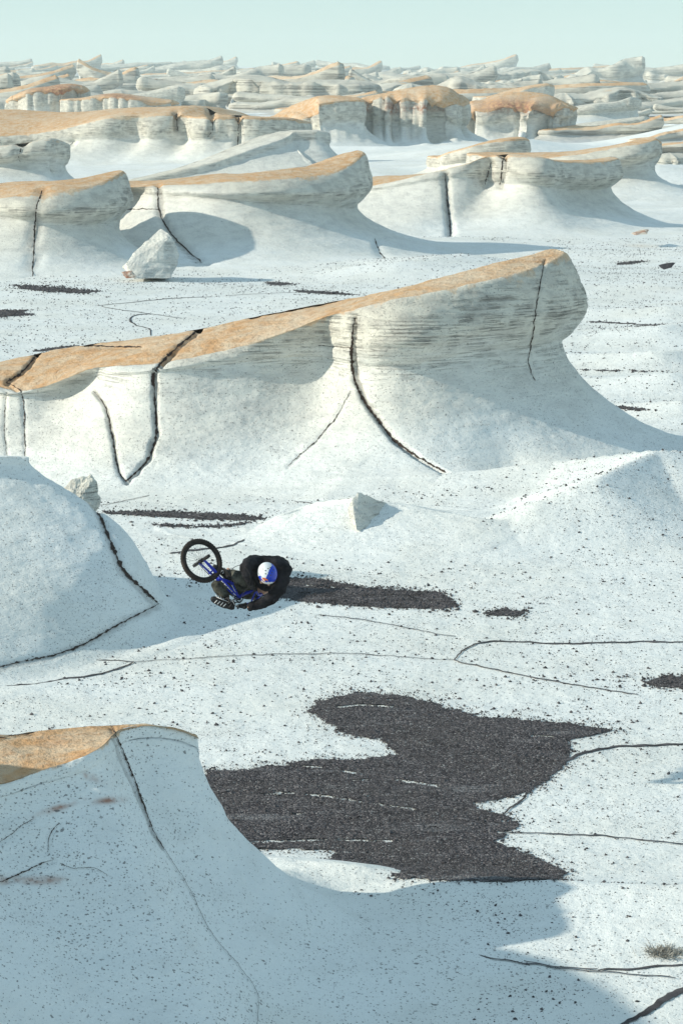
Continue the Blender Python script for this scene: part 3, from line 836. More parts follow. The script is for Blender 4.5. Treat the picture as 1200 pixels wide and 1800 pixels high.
ry('pumice_mesa', 'grey square edged mesa with thin rust cap, upper left above the long mesa',
   [(24, 168, 430, 172, 2, .2, .2, .4, 5, 2), (50, 157, 430, 163, 5, .3, .2, .4, 5, 2), (80, 152, 430, 157, 5, .5, .3, .4, 5, 2), (120, 147, 430, 151, 5, .6, .3, .4, 5, 2), (142, 149, 430, 154, 3, .5, .3, .4, 5, 2)],
   (.8, 1.0, .4, .4, .4, 4, 2), tail=(1, 1, .3, .3, .4, 4, 2), cleft=1.1, cleft_f=.13, seed=18, res=.3, rust=[(100, 152, 60, 5, -.1)])
ry('pumice_mesa', 'low mesa with small clefts running right from the grey square mesa',
   [(140, 172, 425, 175, 3, .2, .2, .4, 4, 2), (200, 164, 425, 169, 4, .3, .3, .4, 4, 2), (250, 169, 424, 173, 4, .3, .3, .4, 4, 2), (300, 175, 423, 179, 2, .3, .5, .4, 4, 2)],
   (.6, .4, .3, .6, .4, 4, 2), cleft=.8, cleft_f=.15, seed=19, rust=[(210, 168, 50, 4, .1)])
ry('pumice_wave', 'pale wave rock with a pointed tip at the far left, above the long mesa',
   [(200, 168, 520, 170, 3, .2, .2, .5, 7, 2), (250, 163, 520, 166, 3, .4, .4, .5, 6, 2), (290, 157, 519, 160, 2, .5, 1.2, .5, 5, 2), (314, 152, 518, 154, .8, .3, 1.5, .5, 4, 2)],
   (.5, .3, .1, 2.2, .5, 4, 2.2), crust=.3, seed=20)
ry('pumice_wave', 'low grey wave rock with undercut tip, right of the dark brown capped block',
   [(940, 232, 370, 234, 3, .2, .2, .5, 7, 2), (1010, 218, 370, 221, 4, .4, .5, .5, 7, 2), (1080, 210, 369, 214, 3, .6, 1.2, .55, 6, 2), (1130, 204, 368, 207, 1, .4, 1.8, .55, 5, 2.2)],
   (.5, .3, .1, 2.0, .55, 5, 2.4), crust=.15, strata=.04, seed=21)
ry('pumice_wave', 'grey wave rock with small knob on its tip, highest low wave on the right',
   [(960, 195, 450, 197, 4, .2, .2, .5, 8, 2), (1040, 182, 450, 185, 5, .4, .5, .5, 8, 2), (1085, 178, 449, 181, 3, .6, 1.2, .55, 6, 2), (1108, 170, 448, 173, 1.2, .4, 1.6, .55, 5, 2.2)],
   (.6, .5, .1, 2.2, .5, 5, 2.4), crust=.15, strata=.04, seed=22)
ry('pumice_wave', 'low orange topped rock behind the brown capped block, under the small far cone',
   [(860, 168, 520, 170, 3, .2, .2, .5, 8, 2), (920, 152, 520, 158, 5, .3, .3, .5, 8, 2), (960, 146, 519, 150, 3, .5, .8, .5, 6, 2)],
   (.6, .5, .1, 1.2, .5, 5, 2.2), crust=.9, seed=23)

# the many smaller outcrops out to the skyline: a dozen shapes, copied as individuals
CRV = [.08, .62, .2, .38]
CRN = ['pale', 'orange', 'greyish', 'sandy']
def variant(i):
    r = np.random.default_rng(100 + i)
    n = 6
    L = r.uniform(13, 30); H = r.uniform(3.0, 5.2)
    keys = []
    low = r.uniform(.25, .7)
    flat = i % 4 == 3
    for k in range(n):
        t = k / (n - 1)
        h = H * (low + (1 - low) * (t ** 1.3) if not flat else (.75 + .25 * math.sin(2.6 * t + .3)))
        h *= r.uniform(.84, 1.12)
        w = (2.6 * (1 - .75 * t) if not flat else 3.5) * r.uniform(.8, 1.2)
        keys.append((t * L - L / 2, r.uniform(-1, 1), h, h * r.uniform(.12, .3) * (1 - .6 * t), w, r.uniform(0, .6), r.uniform(.1, .5) + .8 * t * (not flat),
                     r.uniform(.45, .6), r.uniform(3.5, 7), r.uniform(1.7, 2.3)))
    e = keys[-1]
    o = yardang('outcrop', 'x', keys, (.5, .3, .3, e[6] + .3, e[7], 5, 2.2), back=(2, .5, .3, .3, .5, 5, 2), res=.5, nt=7, nf=34, strata=.035 if not flat else .01,
                cleft=.7 if flat else .0, cleft_f=.2, crust=float(CRV[i % 4]), world=True, parts=False, lump=.14, mat=M_FARG, seed=30 + i)
    me = o.data
    bpy.data.objects.remove(o)
    me['shape'] = 'flat topped' if flat else ('long sloping' if low > .5 and L > 16 else ('stubby' if L < 14 else 'wave shaped'))
    return me
VARS = [variant(i) for i in range(14)]
for i_, v_ in enumerate(VARS): v_.name = 'outcrop#%d' % i_
TXT = [(235, 520, 'pale wave outcrop, one of the scattered ones beyond the named rocks', 'outcrops in the middle distance'),
       (520, 1100, 'small hazy outcrop, one of the many between the mesas and the skyline', 'hazy outcrops towards the skyline'),
       (1100, 2700, 'tiny blue grey outcrop on the skyline', 'outcrops along the skyline')]
def scatter():
    r = np.random.default_rng(5)
    for lo, hi, lab, grp in TXT:
        n = {235: 34, 520: 130, 1100: 150}[lo]
        for k in range(n):
            Y = lo + (hi - lo) * r.uniform(0, 1) ** 1.0
            X = r.uniform(-.15, .15) * Y
            u = 600 + FPX * X / Y
            if lo == 235:
                # leave the named rocks their room
                if u < 560 or (u < 1010 and Y < 420): 
                    if r.uniform() < .85: continue
            s_ = r.uniform(.6, 1.2) * (1 + .0004 * Y) * (.5 if lo == 235 else 1.05)
            if lo == 1100: s_ *= r.uniform(.9, 1.7)
            me = VARS[int(r.integers(len(VARS)))]
            o = bpy.data.objects.new('outcrop', me)
            COL.objects.link(o)
            z = float(ground_h(np.array([X]), np.array([Y]))[0])
            o.location = (X, Y, z - .3)
            o.rotation_euler = (0, 0, r.normal(0, .25))
            if lo == 1100: s_ *= .72
            o.scale = (s_ * r.uniform(.7, 1.5) * (-1 if r.uniform() < .18 else 1), s_ * 1.1, s_ * r.uniform(.8, 1.45))
            vi = int(me.name.split('#')[1])
            third = ['far left', 'left', 'middle', 'right', 'far right'][int(np.clip((u) / 240, 0, 4))]
            band = {235: 'beyond the mesas', 520: 'halfway to the skyline', 1100: 'at the skyline'}[lo]
            tag(o, f'small {me["shape"]} {CRN[vi % 4]} topped outcrop {band}, towards the {third}', 'rock formation', grp)
scatter()

# ------------------------------------------------------------------ loose rocks
def hull_rock(name, label, pts, mat, cuts=10, disp=.03, sm=2, cat='boulder', attrs=None, seed=0, group=None, lay=.5):
    import bmesh
    c = np.mean(pts, 0)
    bm = bmesh.new()
    for p in pts: bm.verts.new(Vector(p - c))
    bmesh.ops.convex_hull(bm, input=bm.verts)
    for v in [v for v in bm.verts if not v.link_faces]: bm.verts.remove(v)
    bmesh.ops.triangulate(bm, faces=bm.faces)
    for _ in range(cuts):
        bmesh.ops.subdivide_edges(bm, edges=bm.edges, cuts=1, use_grid_fill=True)
        bmesh.ops.smooth_vert(bm, verts=bm.verts, factor=.03, use_axis_x=True, use_axis_y=True, use_axis_z=True)
        bmesh.ops.triangulate(bm, faces=bm.faces)
    bm.normal_update()
    V = np.array([v.co for v in bm.verts]); N = np.array([v.normal for v in bm.verts])
    F = np.array([[v.index for v in f.verts] for f in bm.faces])
    bm.free()
    size = np.ptp(V, axis=0).max()
    n = fbm((V + seed) / size * 4, 4) + lay * np.abs(perlin(np.stack([V[:, 0] / size * 3, V[:, 1] / size * 3, V[:, 2] / size * 22], -1) + seed))
    V = V + N * (n * disp * size)[:, None]
    z = np.zeros(len(V))
    aa = {'crust': z, 'crackd': z, 'rust': z, 'upper': z + .6}
    for k, v in (attrs or {}).items(): aa[k] = z + v
    o = link(name, make_mesh(name, V, F, mat, False, aa))
    o.location = c
    return tag(o, label, cat, group)

def P3(*pp): return np.array([at(*p) for p in pp])
hull_rock('boulder', 'fallen angular pumice boulder resting in front of the left prow rock',
          P3((214, 470, 111), (222, 462, 110), (252, 430, 111), (283, 402, 111.5), (300, 415, 111), (315, 448, 111), (313, 465, 110.5), (300, 489, 110), (235, 490, 109.5), (250, 488, 112), (300, 440, 113), (290, 486, 113)),
          M_ROCK, cuts=4, disp=.03)
hull_rock('stone', 'small rusty brown stone beside the fallen boulder', P3((213, 478, 109), (232, 476, 109), (240, 488, 108.7), (222, 489, 108.6), (226, 480, 109.6), (236, 484, 109.6)),
          M_ROCK, cuts=3, disp=.05, cat='stone', attrs={'rust': 1.0, 'upper': 1})
hull_rock('rock_fin', 'little jagged rock fin standing at the rim of the smooth left mound',
          P3((112, 862, 44), (122, 850, 44), (136, 853, 44), (148, 846, 44), (153, 836, 44.1), (160, 833, 44.1), (163, 846, 44), (171, 856, 44), (175, 880, 43.9), (170, 905, 43.7), (130, 890, 43.6), (105, 880, 43.8), (160, 850, 44.6), (168, 880, 44.8), (130, 862, 44.6)),
          M_ROCK, cuts=4, disp=.11, cat='rock fin', lay=.1, seed=3, attrs={'upper': .9})
hull_rock('rock_crest', 'sharp grey rock crest on top of the low hump, right of the rider', P3((629, 868, 48.2), (648, 873, 48.4), (676, 886, 48.8), (716, 904, 49.2), (765, 918, 49.6), (700, 928, 48.6), (652, 942, 47.7), (626, 932, 47.4), (612, 900, 47.9), (640, 905, 49.3), (700, 915, 49.6), (619, 880, 48.0)),
          M_ROCK, cuts=4, disp=.035, cat='rock crest', attrs={'upper': .8})
hull_rock('stone', 'pinkish brown stone on the pale ground below the slender prow rock', P3((1108, 410, 134), (1122, 404, 134), (1138, 404, 134), (1136, 412, 133), (1116, 413, 133), (1128, 406, 135)),
          M_ROCK, cuts=3, disp=.05, cat='stone', attrs={'rust': .8, 'upper': 1})
M_DARK = flat_material('dark_lava', (.045, .042, .048), .95, .2, .4, 20)
hull_rock('stone', 'dark flat stone on the pale ground right of the big prow', P3((1156, 467, 104), (1165, 463, 104), (1186, 462, 104), (1180, 470, 103.6), (1166, 474, 103.5), (1170, 464, 104.6)),
          M_DARK, cuts=2, disp=.05, cat='stone')

# ------------------------------------------------------------------ dark gravel, loose grit and ground cracks
def ground_surf(x, y):
    P = np.stack([x, y, ground_h(x, y)], -1)
    near = 1 - sstep(60, 110, y)
    z = P[..., 2] + near * (.012 * fbm(P * 1.9, 4) + .006 * perlin(P * 7)) * sstep(10, 18, y)
    return z + (1 - near) * .05 * sstep(90, 150, y) * perlin(P * np.array([.25, .6, 1]))

def inside(X, Y, poly):
    c = np.zeros(X.shape, bool)
    n = len(poly)
    for i in range(n):
        x1, y1 = poly[i]; x2, y2 = poly[(i + 1) % n]
        c ^= ((y1 > Y) != (y2 > Y)) & (X < (x2 - x1) * (Y - y1) / (y2 - y1 + 1e-9) + x1)
    return c

OCT = np.array([[1, 0, 0], [-1, 0, 0], [0, 1, 0], [0, -1, 0], [0, 0, 1], [0, 0, -1]], float)
OCTF = np.array([[0, 2, 4], [2, 1, 4], [1, 3, 4], [3, 0, 4], [2, 0, 5], [1, 2, 5], [3, 1, 5], [0, 3, 5]])
def stones_mesh(name, pos, size, mat, r, flat=.6):
    n = len(pos)
    V = OCT[None] * r.uniform(.55, 1.25, (n, 6, 1)) * size[:, None, None]
    a = r.uniform(0, 6.28, n)
    t = r.normal(0, .5, n)
    V[..., 2] *= flat
    x, z = V[..., 0] * np.cos(t)[:, None] - V[..., 2] * np.sin(t)[:, None], V[..., 0] * np.sin(t)[:, None] + V[..., 2] * np.cos(t)[:, None]
    V = np.stack([x * np.cos(a)[:, None] - V[..., 1] * np.sin(a)[:, None], x * np.sin(a)[:, None] + V[..., 1] * np.cos(a)[:, None], z], -1)
    V += pos[:, None, :]
    F = (OCTF[None] + (np.arange(n) * 6)[:, None, None]).reshape(-1, 3)
    return make_mesh(name, V.reshape(-1, 3), F, mat, False)

def gravel_material():
    k = NB('dark_gravel')
    P = k.pos()
    v = k.voro(P, 45); vs = k.n('ShaderNodeSeparateXYZ'); k.l(v.outputs['Color'], vs.inputs[0])
    g2 = k.math('POWER', vs.outputs[0], 2.6)
    n1 = k.noise(P, .6, 4, .6)
    c = k.mix(g2, (.026, .023, .028), (.24, .22, .225))
    c = k.mix(k.math('MULTIPLY', k.ramp(n1, .4, .7), .5), c, (.075, .064, .060))
    c = k.mix(k.ramp(k.math('ADD', vs.outputs[1], k.math('MULTIPLY', n1, .25)), 1.03, 1.14), c, (.30, .30, .30))
    st = k.noise(k.pos((.35, 2.2, 1)), 1.2, 5, .7)
    c = k.mix(k.math('MULTIPLY', k.ramp(st, .53, .70), .55), c, (.27, .27, .28))
    k.l(c, k.b.inputs['Base Color'])
    bp = k.n('ShaderNodeBump'); bp.inputs['Distance'].default_value = .02; bp.inputs['Strength'].default_value = 1
    k.l(k.math('SUBTRACT', 1.0, v.outputs['Distance']), bp.inputs['Height']); k.l(bp.outputs[0], k.b.inputs['Normal'])
    k.b.inputs['Roughness'].default_value = .9; k.b.inputs['Specular IOR Level'].default_value = .25
    return k.m
M_GRAV = gravel_material()
M_GRIT = flat_material('grit', (.075, .07, .075), .9, .25, .5, 3)

def gravel(label, poly, cell, nst, ssize, rag=5, gaps=(), seed=0, dens=1.0, stretch=(1, 1)):
    r = np.random.default_rng(500 + seed)
    poly = np.array(poly, float)
    g = gpt(np.clip(poly[:, 0], -60, 1400), poly[:, 1])
    lo, hi = g.min(0) - .4, g.max(0) + .4
    xs = np.arange(lo[0], hi[0], cell); ys = np.arange(lo[1], hi[1], cell * 1.3)
    X, Y = np.meshgrid(xs, ys, indexing='ij')
    Zb = ground_surf(X, Y)
    P = np.stack([X, Y, Zb], -1)
    def field(P):
        px, py = proj(P)
        ins = inside(px, py, poly)
        d, _, _ = seg_dist(px, py * 2.2, np.concatenate([poly, poly[:1]]) * np.array([1, 2.2]))
        sd_ = np.where(ins, d, -d)
        nz = fbm(P * np.array([1.6 * stretch[0], 2.6 * stretch[1], 1]) + seed, 5, .75)
        sd_ = sd_ + nz * rag * 2.0 + .55 * rag * perlin(P * np.array([7, 16, 1]) + seed) - (1 - dens) * rag * 3
        hole = fbm(P * np.array([.9 * stretch[0], 4.5, 1]) + 60 + seed, 4, .65)
        sd_ = np.where((hole > .40), -1, sd_)
        for gp, gw in gaps:
            dg, _, _ = seg_dist(px, py, gp)
            sd_ = np.where((dg < gw * (.6 + 1.6 * perlin(P * 3))), -1, sd_)
        return sd_
    S = field(P)
    keepv = S > 0
    F = grid_faces(*X.shape)[:, ::-1]
    k = keepv.ravel()
    F = F[k[F].sum(1) >= 3]
    P[..., 2] = Zb + .010 + .018 * np.abs(perlin(P * 9)) * sstep(0, 6, S)
    V, F, _ = compact(P.reshape(-1, 3), F, {})
    o = link('dark_gravel', make_mesh('dark_gravel', V, F, M_GRAV, True))
    tag(o, label, 'gravel patch', kind='stuff')
    # loose stones on and around the patch
    q = np.stack([r.uniform(lo[0], hi[0], nst * 3), r.uniform(lo[1], hi[1], nst * 3)], -1)
    q3 = np.stack([q[:, 0], q[:, 1], ground_surf(q[:, 0], q[:, 1])], -1)
    sf = field(q3)
    pr = np.where(sf > 0, 1, np.exp(sf / (rag * 1.2)) * .6)
    m = r.uniform(size=len(pr)) < pr
    q3 = q3[m][:nst]
    sz = ssize * r.lognormal(-.2, .45, len(q3))
    q3[:, 2] += .012
    oo = link('gravel_stones', stones_mesh('gravel_stones', q3, sz, M_GRIT, r), o)
    tag(oo, kind='stuff')
    return o

BIG = [(362, 1355), (430, 1352), (500, 1342), (560, 1334), (620, 1337), (700, 1327), (665, 1300), (600, 1288), (572, 1266), (540, 1252), (556, 1234), (620, 1218), (700, 1222), (760, 1235),
       (785, 1246), (850, 1262), (930, 1267), (1000, 1272), (1085, 1285), (1040, 1292), (992, 1300), (1006, 1318), (988, 1350), (960, 1375), (925, 1393), (880, 1404), (828, 1413), (850, 1424), (900, 1438),
       (912, 1450), (868, 1480), (915, 1500), (960, 1514), (994, 1536), (980, 1548), (870, 1550), (700, 1545), (560, 1522), (596, 1496), (500, 1494), (430, 1496), (395, 1460), (355, 1425)]
gravel('big patch of dark volcanic gravel in the hollow beside the near rock ramp', BIG, .030, 42000, .011, rag=8, seed=1,
       gaps=[([(440, 1340), (560, 1350), (660, 1365), (780, 1385)], 2.0), ([(445, 1388), (560, 1400), (730, 1424)], 2.0), ([(560, 1246), (640, 1240), (740, 1246)], 1.6), ([(420, 1482), (560, 1478), (690, 1480)], 1.6)])
gravel('dark gravel streak on the ground just right of the rider', [(440, 1016), (560, 1019), (600, 1026), (640, 1034), (720, 1038), (775, 1042), (803, 1062), (790, 1071), (700, 1069), (600, 1064), (440, 1046)],
       .045, 7000, .02, rag=4, seed=2, stretch=(.6, 1.5), gaps=[([(520, 1028), (620, 1035)], 1.8)])
gravel('thin dark gravel streak in front of the long wave rock', [(185, 900), (260, 899), (360, 902), (430, 907), (467, 912), (440, 915), (350, 913), (250, 907), (190, 904)], .05, 2500, .02, rag=2.2, seed=3, stretch=(.4, 2))
gravel('thinner gravel streak below the first one, upper left of the bike', [(270, 922), (340, 925), (400, 923), (440, 919), (400, 927), (340, 929), (285, 926)], .05, 1200, .02, rag=2, seed=4, stretch=(.4, 2))
gravel('dark gravel smear at the left edge above the long wave rock', [(-40, 546), (50, 545), (40, 550), (60, 553), (0, 558), (-40, 560)], .1, 1200, .03, rag=2, seed=5, stretch=(.4, 1))
gravel('dark gravel streak in front of the left prow rock', [(25, 502), (90, 505), (178, 512), (150, 516), (80, 513), (40, 508)], .12, 1200, .035, rag=2.4, seed=6, stretch=(.3, 1.4))
gravel('sparse gravel scatter at the right edge above the big dark patch', [(1125, 1198), (1170, 1190), (1240, 1188), (1240, 1212), (1150, 1210)], .04, 1500, .018, rag=5, seed=7, dens=.8)
gravel('sparse gravel scatter beyond the end of the dark streak', [(845, 1078), (880, 1070), (930, 1076), (910, 1086), (860, 1084)], .04, 1000, .018, rag=4, seed=8, dens=.75)
for i, (xa, ya, xb, yb, t) in enumerate([(1080, 716, 1150, 722, 2.2), (1085, 464, 1140, 459, 1.6), (470, 498, 520, 500, 1.6), (520, 512, 640, 519, 1.8), (1030, 565, 1200, 575, 1.2), (1020, 650, 1200, 655, .9), (60, 618, 150, 606, 1.4)]):
    gravel(['small dark smear on the bright ground right of the big wave foot', 'short dark smear above the dark flat stone', 'tiny dark smear above the crest of the long wave rock', 'thin dark smear just behind the crest of the long wave rock',
            'long faint dark streak right of the big prow', 'faint dark streak right of the prow neck', 'dark smear behind the low left end of the long wave rock'][i],
           [(xa, ya - t), ((xa + xb) / 2, (ya + yb) / 2 - t * 1.5), (xb, yb), ((xa + xb) / 2, (ya + yb) / 2 + t * 1.5), (xa, ya + t)], .08, 400, .03, rag=1.6, seed=20 + i, stretch=(.4, 1.4), dens=.9)

def ground_crack(pts, wpx, seed=0):
    r = np.random.default_rng(900 + seed)
    p = np.array(pts, float)
    s = np.concatenate([[0], np.cumsum(np.hypot(*np.diff(p, axis=0).T))])
    n = max(12, int(s[-1] / 2.2))
    uu = np.interp(np.linspace(0, s[-1], n), s, np.arange(len(s)))
    q = catmull(p, uu)
    g = gpt(q[:, 0], q[:, 1])
    g[:, 0] += .05 * perlin(g * 1.7 + seed) + .02 * perlin(g * 6)
    g[:, 1] += .10 * perlin(g * 1.3 + 5 + seed) + .04 * perlin(g * 5)
    T = np.gradient(g[:, :2], axis=0); T /= np.linalg.norm(T, axis=1)[:, None] + 1e-9
    Nn = np.stack([-T[:, 1], T[:, 0]], -1)
    t = np.linspace(0, 1, n)
    # real half width: a mark wpx thick on screen; foreshortened ground needs more width across when it runs sideways
    dist = g[:, 1]
    hw = wpx * dist / FPX * .5 * (1 + 2.0 * np.abs(T[:, 0]))
    hw = hw * (.45 + .75 * np.sin(np.pi * np.clip(t, .03, .97)) ** .4 * (.65 + .55 * perlin(g * 2.2 + 3)))
    hw = np.maximum(hw, .004)
    rows = []
    for k_, e in ((-1, 0), (-.35, .0), (.35, .0), (1, 0)):
        jit = 1 + .5 * perlin(g * 12 + k_ * 7)
        X = g[:, 0] + Nn[:, 0] * hw * k_ * jit; Y = g[:, 1] + Nn[:, 1] * hw * k_ * jit
        rows.append(np.stack([X, Y, ground_surf(X, Y) + .011 + (.004 if abs(k_) < 1 else 0)], -1))
    V = np.stack(rows, 1)
    F = grid_faces(n, 4)
    return V.reshape(-1, 3), F
CR = [([(1230, 1128), (1000, 1131), (900, 1129), (855, 1128), (820, 1141), (797, 1162)], 3.2), ([(797, 1162), (900, 1184), (1010, 1204), (1125, 1223)], 2.4),
      ([(92, 1152), (150, 1160), (235, 1164)], 2.0), ([(-20, 1211), (60, 1203), (150, 1190), (205, 1177), (236, 1165)], 3.4), ([(236, 1165), (330, 1158), (460, 1151), (600, 1150), (797, 1162)], 1.1),
      ([(886, 1432), (920, 1400), (960, 1365), (1010, 1333), (1072, 1314), (1130, 1310), (1230, 1307)], 4.2), ([(880, 1463), (1000, 1467), (1100, 1475), (1230, 1487)], 2.0),
      ([(1230, 1733), (1190, 1748), (1140, 1776), (1120, 1784), (1085, 1808)], 9), ([(757, 1667), (830, 1680), (902, 1690), (980, 1701), (1048, 1705)], 2.0), ([(1048, 1705), (1130, 1701), (1230, 1692)], 2.6), ([(920, 1689), (1050, 1712), (1190, 1724)], 1.2),
      ([(560, 1508), (553, 1560), (540, 1590)], 1.3), ([(468, 911), (455, 928), (440, 945), (400, 960), (350, 966), (300, 974)], 4.0), ([(520, 882), (545, 886), (566, 890)], 1.5), ([(185, 888), (240, 876), (280, 868)], 1.5),
      ([(560, 1082), (640, 1090), (730, 1108), (800, 1120)], 1.2),
      ([(170, 538), (230, 532), (300, 525), (372, 522)], 2.0), ([(180, 540), (230, 547), (280, 554), (320, 560)], 1.5), ([(270, 552), (240, 554), (228, 562), (240, 572), (262, 578), (266, 590)], 3.0),
      ([(400, 520), (470, 516), (560, 513)], 1.2), ([(920, 330), (1000, 344), (1090, 348)], 1.2), ([(60, 888), (185, 888)], 1.0)]
for i, (pts, wpx) in enumerate(CR):
    v, f = ground_crack(pts, wpx, i)
    link('ground_crack', make_mesh('ground_crack', v, f, M_GRIT, True), GROUND)

def pebbles():
    r = np.random.default_rng(77)
    out = []
    for lo, hi, dens, s0, s1 in ((19, 34, 120, .005, .022), (34, 62, 60, .008, .032), (62, 140, 16, .014, .036)):
        area = .13 * (hi * hi - lo * lo)
        n = int(area * dens * 1.6)
        Y = np.sqrt(r.uniform(lo * lo, hi * hi, n)); X = r.uniform(-.13, .13, n) * Y
        P = np.stack([X, Y, 0 * X], -1)
        cl = fbm(P * np.array([.5, 1.1, 1]) + 40, 3) + .5 * perlin(P * np.array([2, 4, 1]))
        m = r.uniform(size=n) < np.clip(.45 + 1.6 * cl, .06, 1)
        X, Y = X[m], Y[m]
        sz = np.clip(s0 * r.pareto(2.0, len(X)) * .6 + s0, s0, s1)
        out.append((np.stack([X, Y, ground_surf(X, Y) + sz * .2], -1), sz))
    pos = np.concatenate([o[0] for o in out]); sz = np.concatenate([o[1] for o in out])
    o = link('pebbles', stones_mesh('pebbles', pos, sz, M_GRIT, r, .7))
    tag(o, 'dark volcanic pebbles strewn over the pale ground', 'pebbles', kind='stuff')
pebbles()

# dry tuft at the right edge
def tuft():
    r = np.random.default_rng(12)
    c = gpt(1170, 1676)[0]
    k = flat_material('dry_twigs', (.30, .29, .26), .9, .2, .5, 8)
    V, F = [], []
    for i in range(420):
        a = r.uniform(0, 6.28); L = r.uniform(.04, .17)
        el = r.uniform(.1, 1.3)
        b = np.array([c[0] + r.normal(0, .09), c[1] + r.normal(0, .07), c[2]])
        d = np.array([math.cos(a) * math.cos(el), math.sin(a) * math.cos(el), math.sin(el) * .7])
        w = np.cross(d, [0, 0, 1]); w = w / (np.linalg.norm(w) + 1e-6) * .0035
        w2 = np.cross(d, w)
        m = b + d * L * .55 + r.normal(0, .01, 3); e = b + d * L + np.array([0, 0, -.02])
        n = len(V)
        V += [b + w, b - w * .5 + w2, b - w * .5 - w2, m + w * .7, m - w * .4 + w2 * .7, m - w * .4 - w2 * .7, e]
        for q in range(3):
            q2 = (q + 1) % 3
            F += [[n + q, n + q2, n + 3 + q2], [n + q, n + 3 + q2, n + 3 + q], [n + 3 + q, n + 3 + q2, n + 6]]
    o = link('dry_shrub', make_mesh('dry_shrub', np.array(V) - c, np.array(F), k, False))
    o.location = c
    tag(o, 'small dry shrub of grey twigs at the right edge of the foreground', 'shrub')
tuft()

# ------------------------------------------------------------------ the rider and the bicycle
RY = 30.5
CUP = np.array([0, ST, CT]); CTO = np.array([0, -CT, ST]); CR_ = np.array([1.0, 0, 0])
def R3(zx, zy, t=0.0):
    return at(300 + zx / 5.217, 930 + zy / 5.217, RY) + CTO * t
def unit(v): v = np.asarray(v, float); return v / np.linalg.norm(v)

def tube_vf(pts, rad, sides=10, closed=False, cap=True, sm=0):
    p = np.asarray(pts, float)
    if sm:
        p = catmull(p, np.linspace(0, len(p) - 1, sm))
    n = len(p)
    rad = np.broadcast_to(rad, (n,)) if np.ndim(rad) == 0 else np.interp(np.linspace(0, 1, n), np.linspace(0, 1, len(rad)), rad)
    T = (np.roll(p, -1, 0) - np.roll(p, 1, 0)) if closed else np.gradient(p, axis=0)
    T /= np.linalg.norm(T, axis=1)[:, None]
    a = np.cross(T[0], [0, 0, 1.0])
    if np.linalg.norm(a) < .1: a = np.cross(T[0], [0, 1.0, 0])
    a = unit(a); rows = []
    for k in range(n):
        a = unit(a - T[k] * a.dot(T[k])); b = np.cross(T[k], a)
        th = np.linspace(0, 2 * math.pi, sides, endpoint=False)
        rows.append(p[k] + rad[k] * (np.cos(th)[:, None] * a + np.sin(th)[:, None] * b))
    V = np.array(rows).reshape(-1, 3)
    F = []
    for i in range(n if closed else n - 1):
        for j in range(sides):
            i2, j2 = (i + 1) % n, (j + 1) % sides
            F.append((i * sides + j, i * sides + j2, i2 * sides + j2, i2 * sides + j))
    if cap and not closed:
        c0, c1 = len(V), len(V) + 1
        V = np.concatenate([V, p[:1], p[-1:]])
        for j in range(sides):
            j2 = (j + 1) % sides
            F.append((j2, j, c0, c0)); F.append(((n - 1) * sides + j, (n - 1) * sides + j2, c1, c1))
    return V, F

def part(name, pieces, mat, parent, origin, smooth=True):
    V, F = [], []
    o = 0
    for v, f in pieces:
        V.append(v); F += [tuple(i + o for i in q) for q in f]; o += len(v)
    V = np.concatenate(V) - origin
    me = bpy.data.meshes.new(name)
    me.from_pydata([tuple(v) for v in V], [], [q if len(set(q)) == 4 else tuple(dict.fromkeys(q)) for q in F])
    me.update()
    for p in me.polygons: p.use_smooth = smooth
    me.materials.append(mat)
    return link(name, me, parent)

def ring(c, n, r, rad, k=56, sides=10):
    n = unit(n); a = unit(np.cross(n, [0.3, 0.2, 1])); b = np.cross(n, a)
    th = np.linspace(0, 2 * math.pi, k, endpoint=False)
    return tube_vf(c + r * (np.cos(th)[:, None] * a + np.sin(th)[:, None] * b), rad, sides, closed=True)

def ell(c, ax, k=20, m=14):
    """ellipsoid, ax = three world half-axis vectors"""
    V, F = [], []
    for i in range(m + 1):
        ph = math.pi * i / m
        for j in range(k):
            th = 2 * math.pi * j / k
            V.append(c + ax[0] * math.sin(ph) * math.cos(th) + ax[1] * math.sin(ph) * math.sin(th) + ax[2] * math.cos(ph))
    for i in range(m):
        for j in range(k):
            F.append((i * k + j, (i + 1) * k + j, (i + 1) * k + (j + 1) % k, i * k + (j + 1) % k))
    return np.array(V), F

M_BLUE = flat_material('blue_paint', (.010, .028, .42), .35, .5, .1, 12)
M_BLACK = flat_material('black_rubber', (.018, .017, .018), .7, .3, .3, 30, .002)
M_TYRE = flat_material('tyre_rubber', (.030, .022, .018), .75, .3, .5, 14, .003)
M_WHITE = flat_material('white_print', (.75, .75, .75), .5, .4, .05, 10)
M_STEEL = flat_material('steel', (.45, .45, .46), .35, .5, .1, 40, 0, .9)
M_CLOTH = flat_material('black_cloth', (.017, .016, .019), .88, .16, .6, 9, .012)
M_JEAN = flat_material('worn_grey_jeans', (.060, .060, .050), .92, .15, .75, 10, .02)
M_SKIN = flat_material('skin', (.45, .27, .19), .55, .4, .1, 20)
M_ORANGE = flat_material('orange_print', (.80, .19, .02), .4, .4, .1, 10)
M_RED = flat_material('red_print', (.62, .03, .03), .4, .4, .1, 10)
M_HWHITE = flat_material('silver_white_shell', (.72, .75, .78), .25, .5, .08, 14)
M_HBLUE = flat_material('blue_shell', (.015, .05, .50), .25, .5, .1, 14)

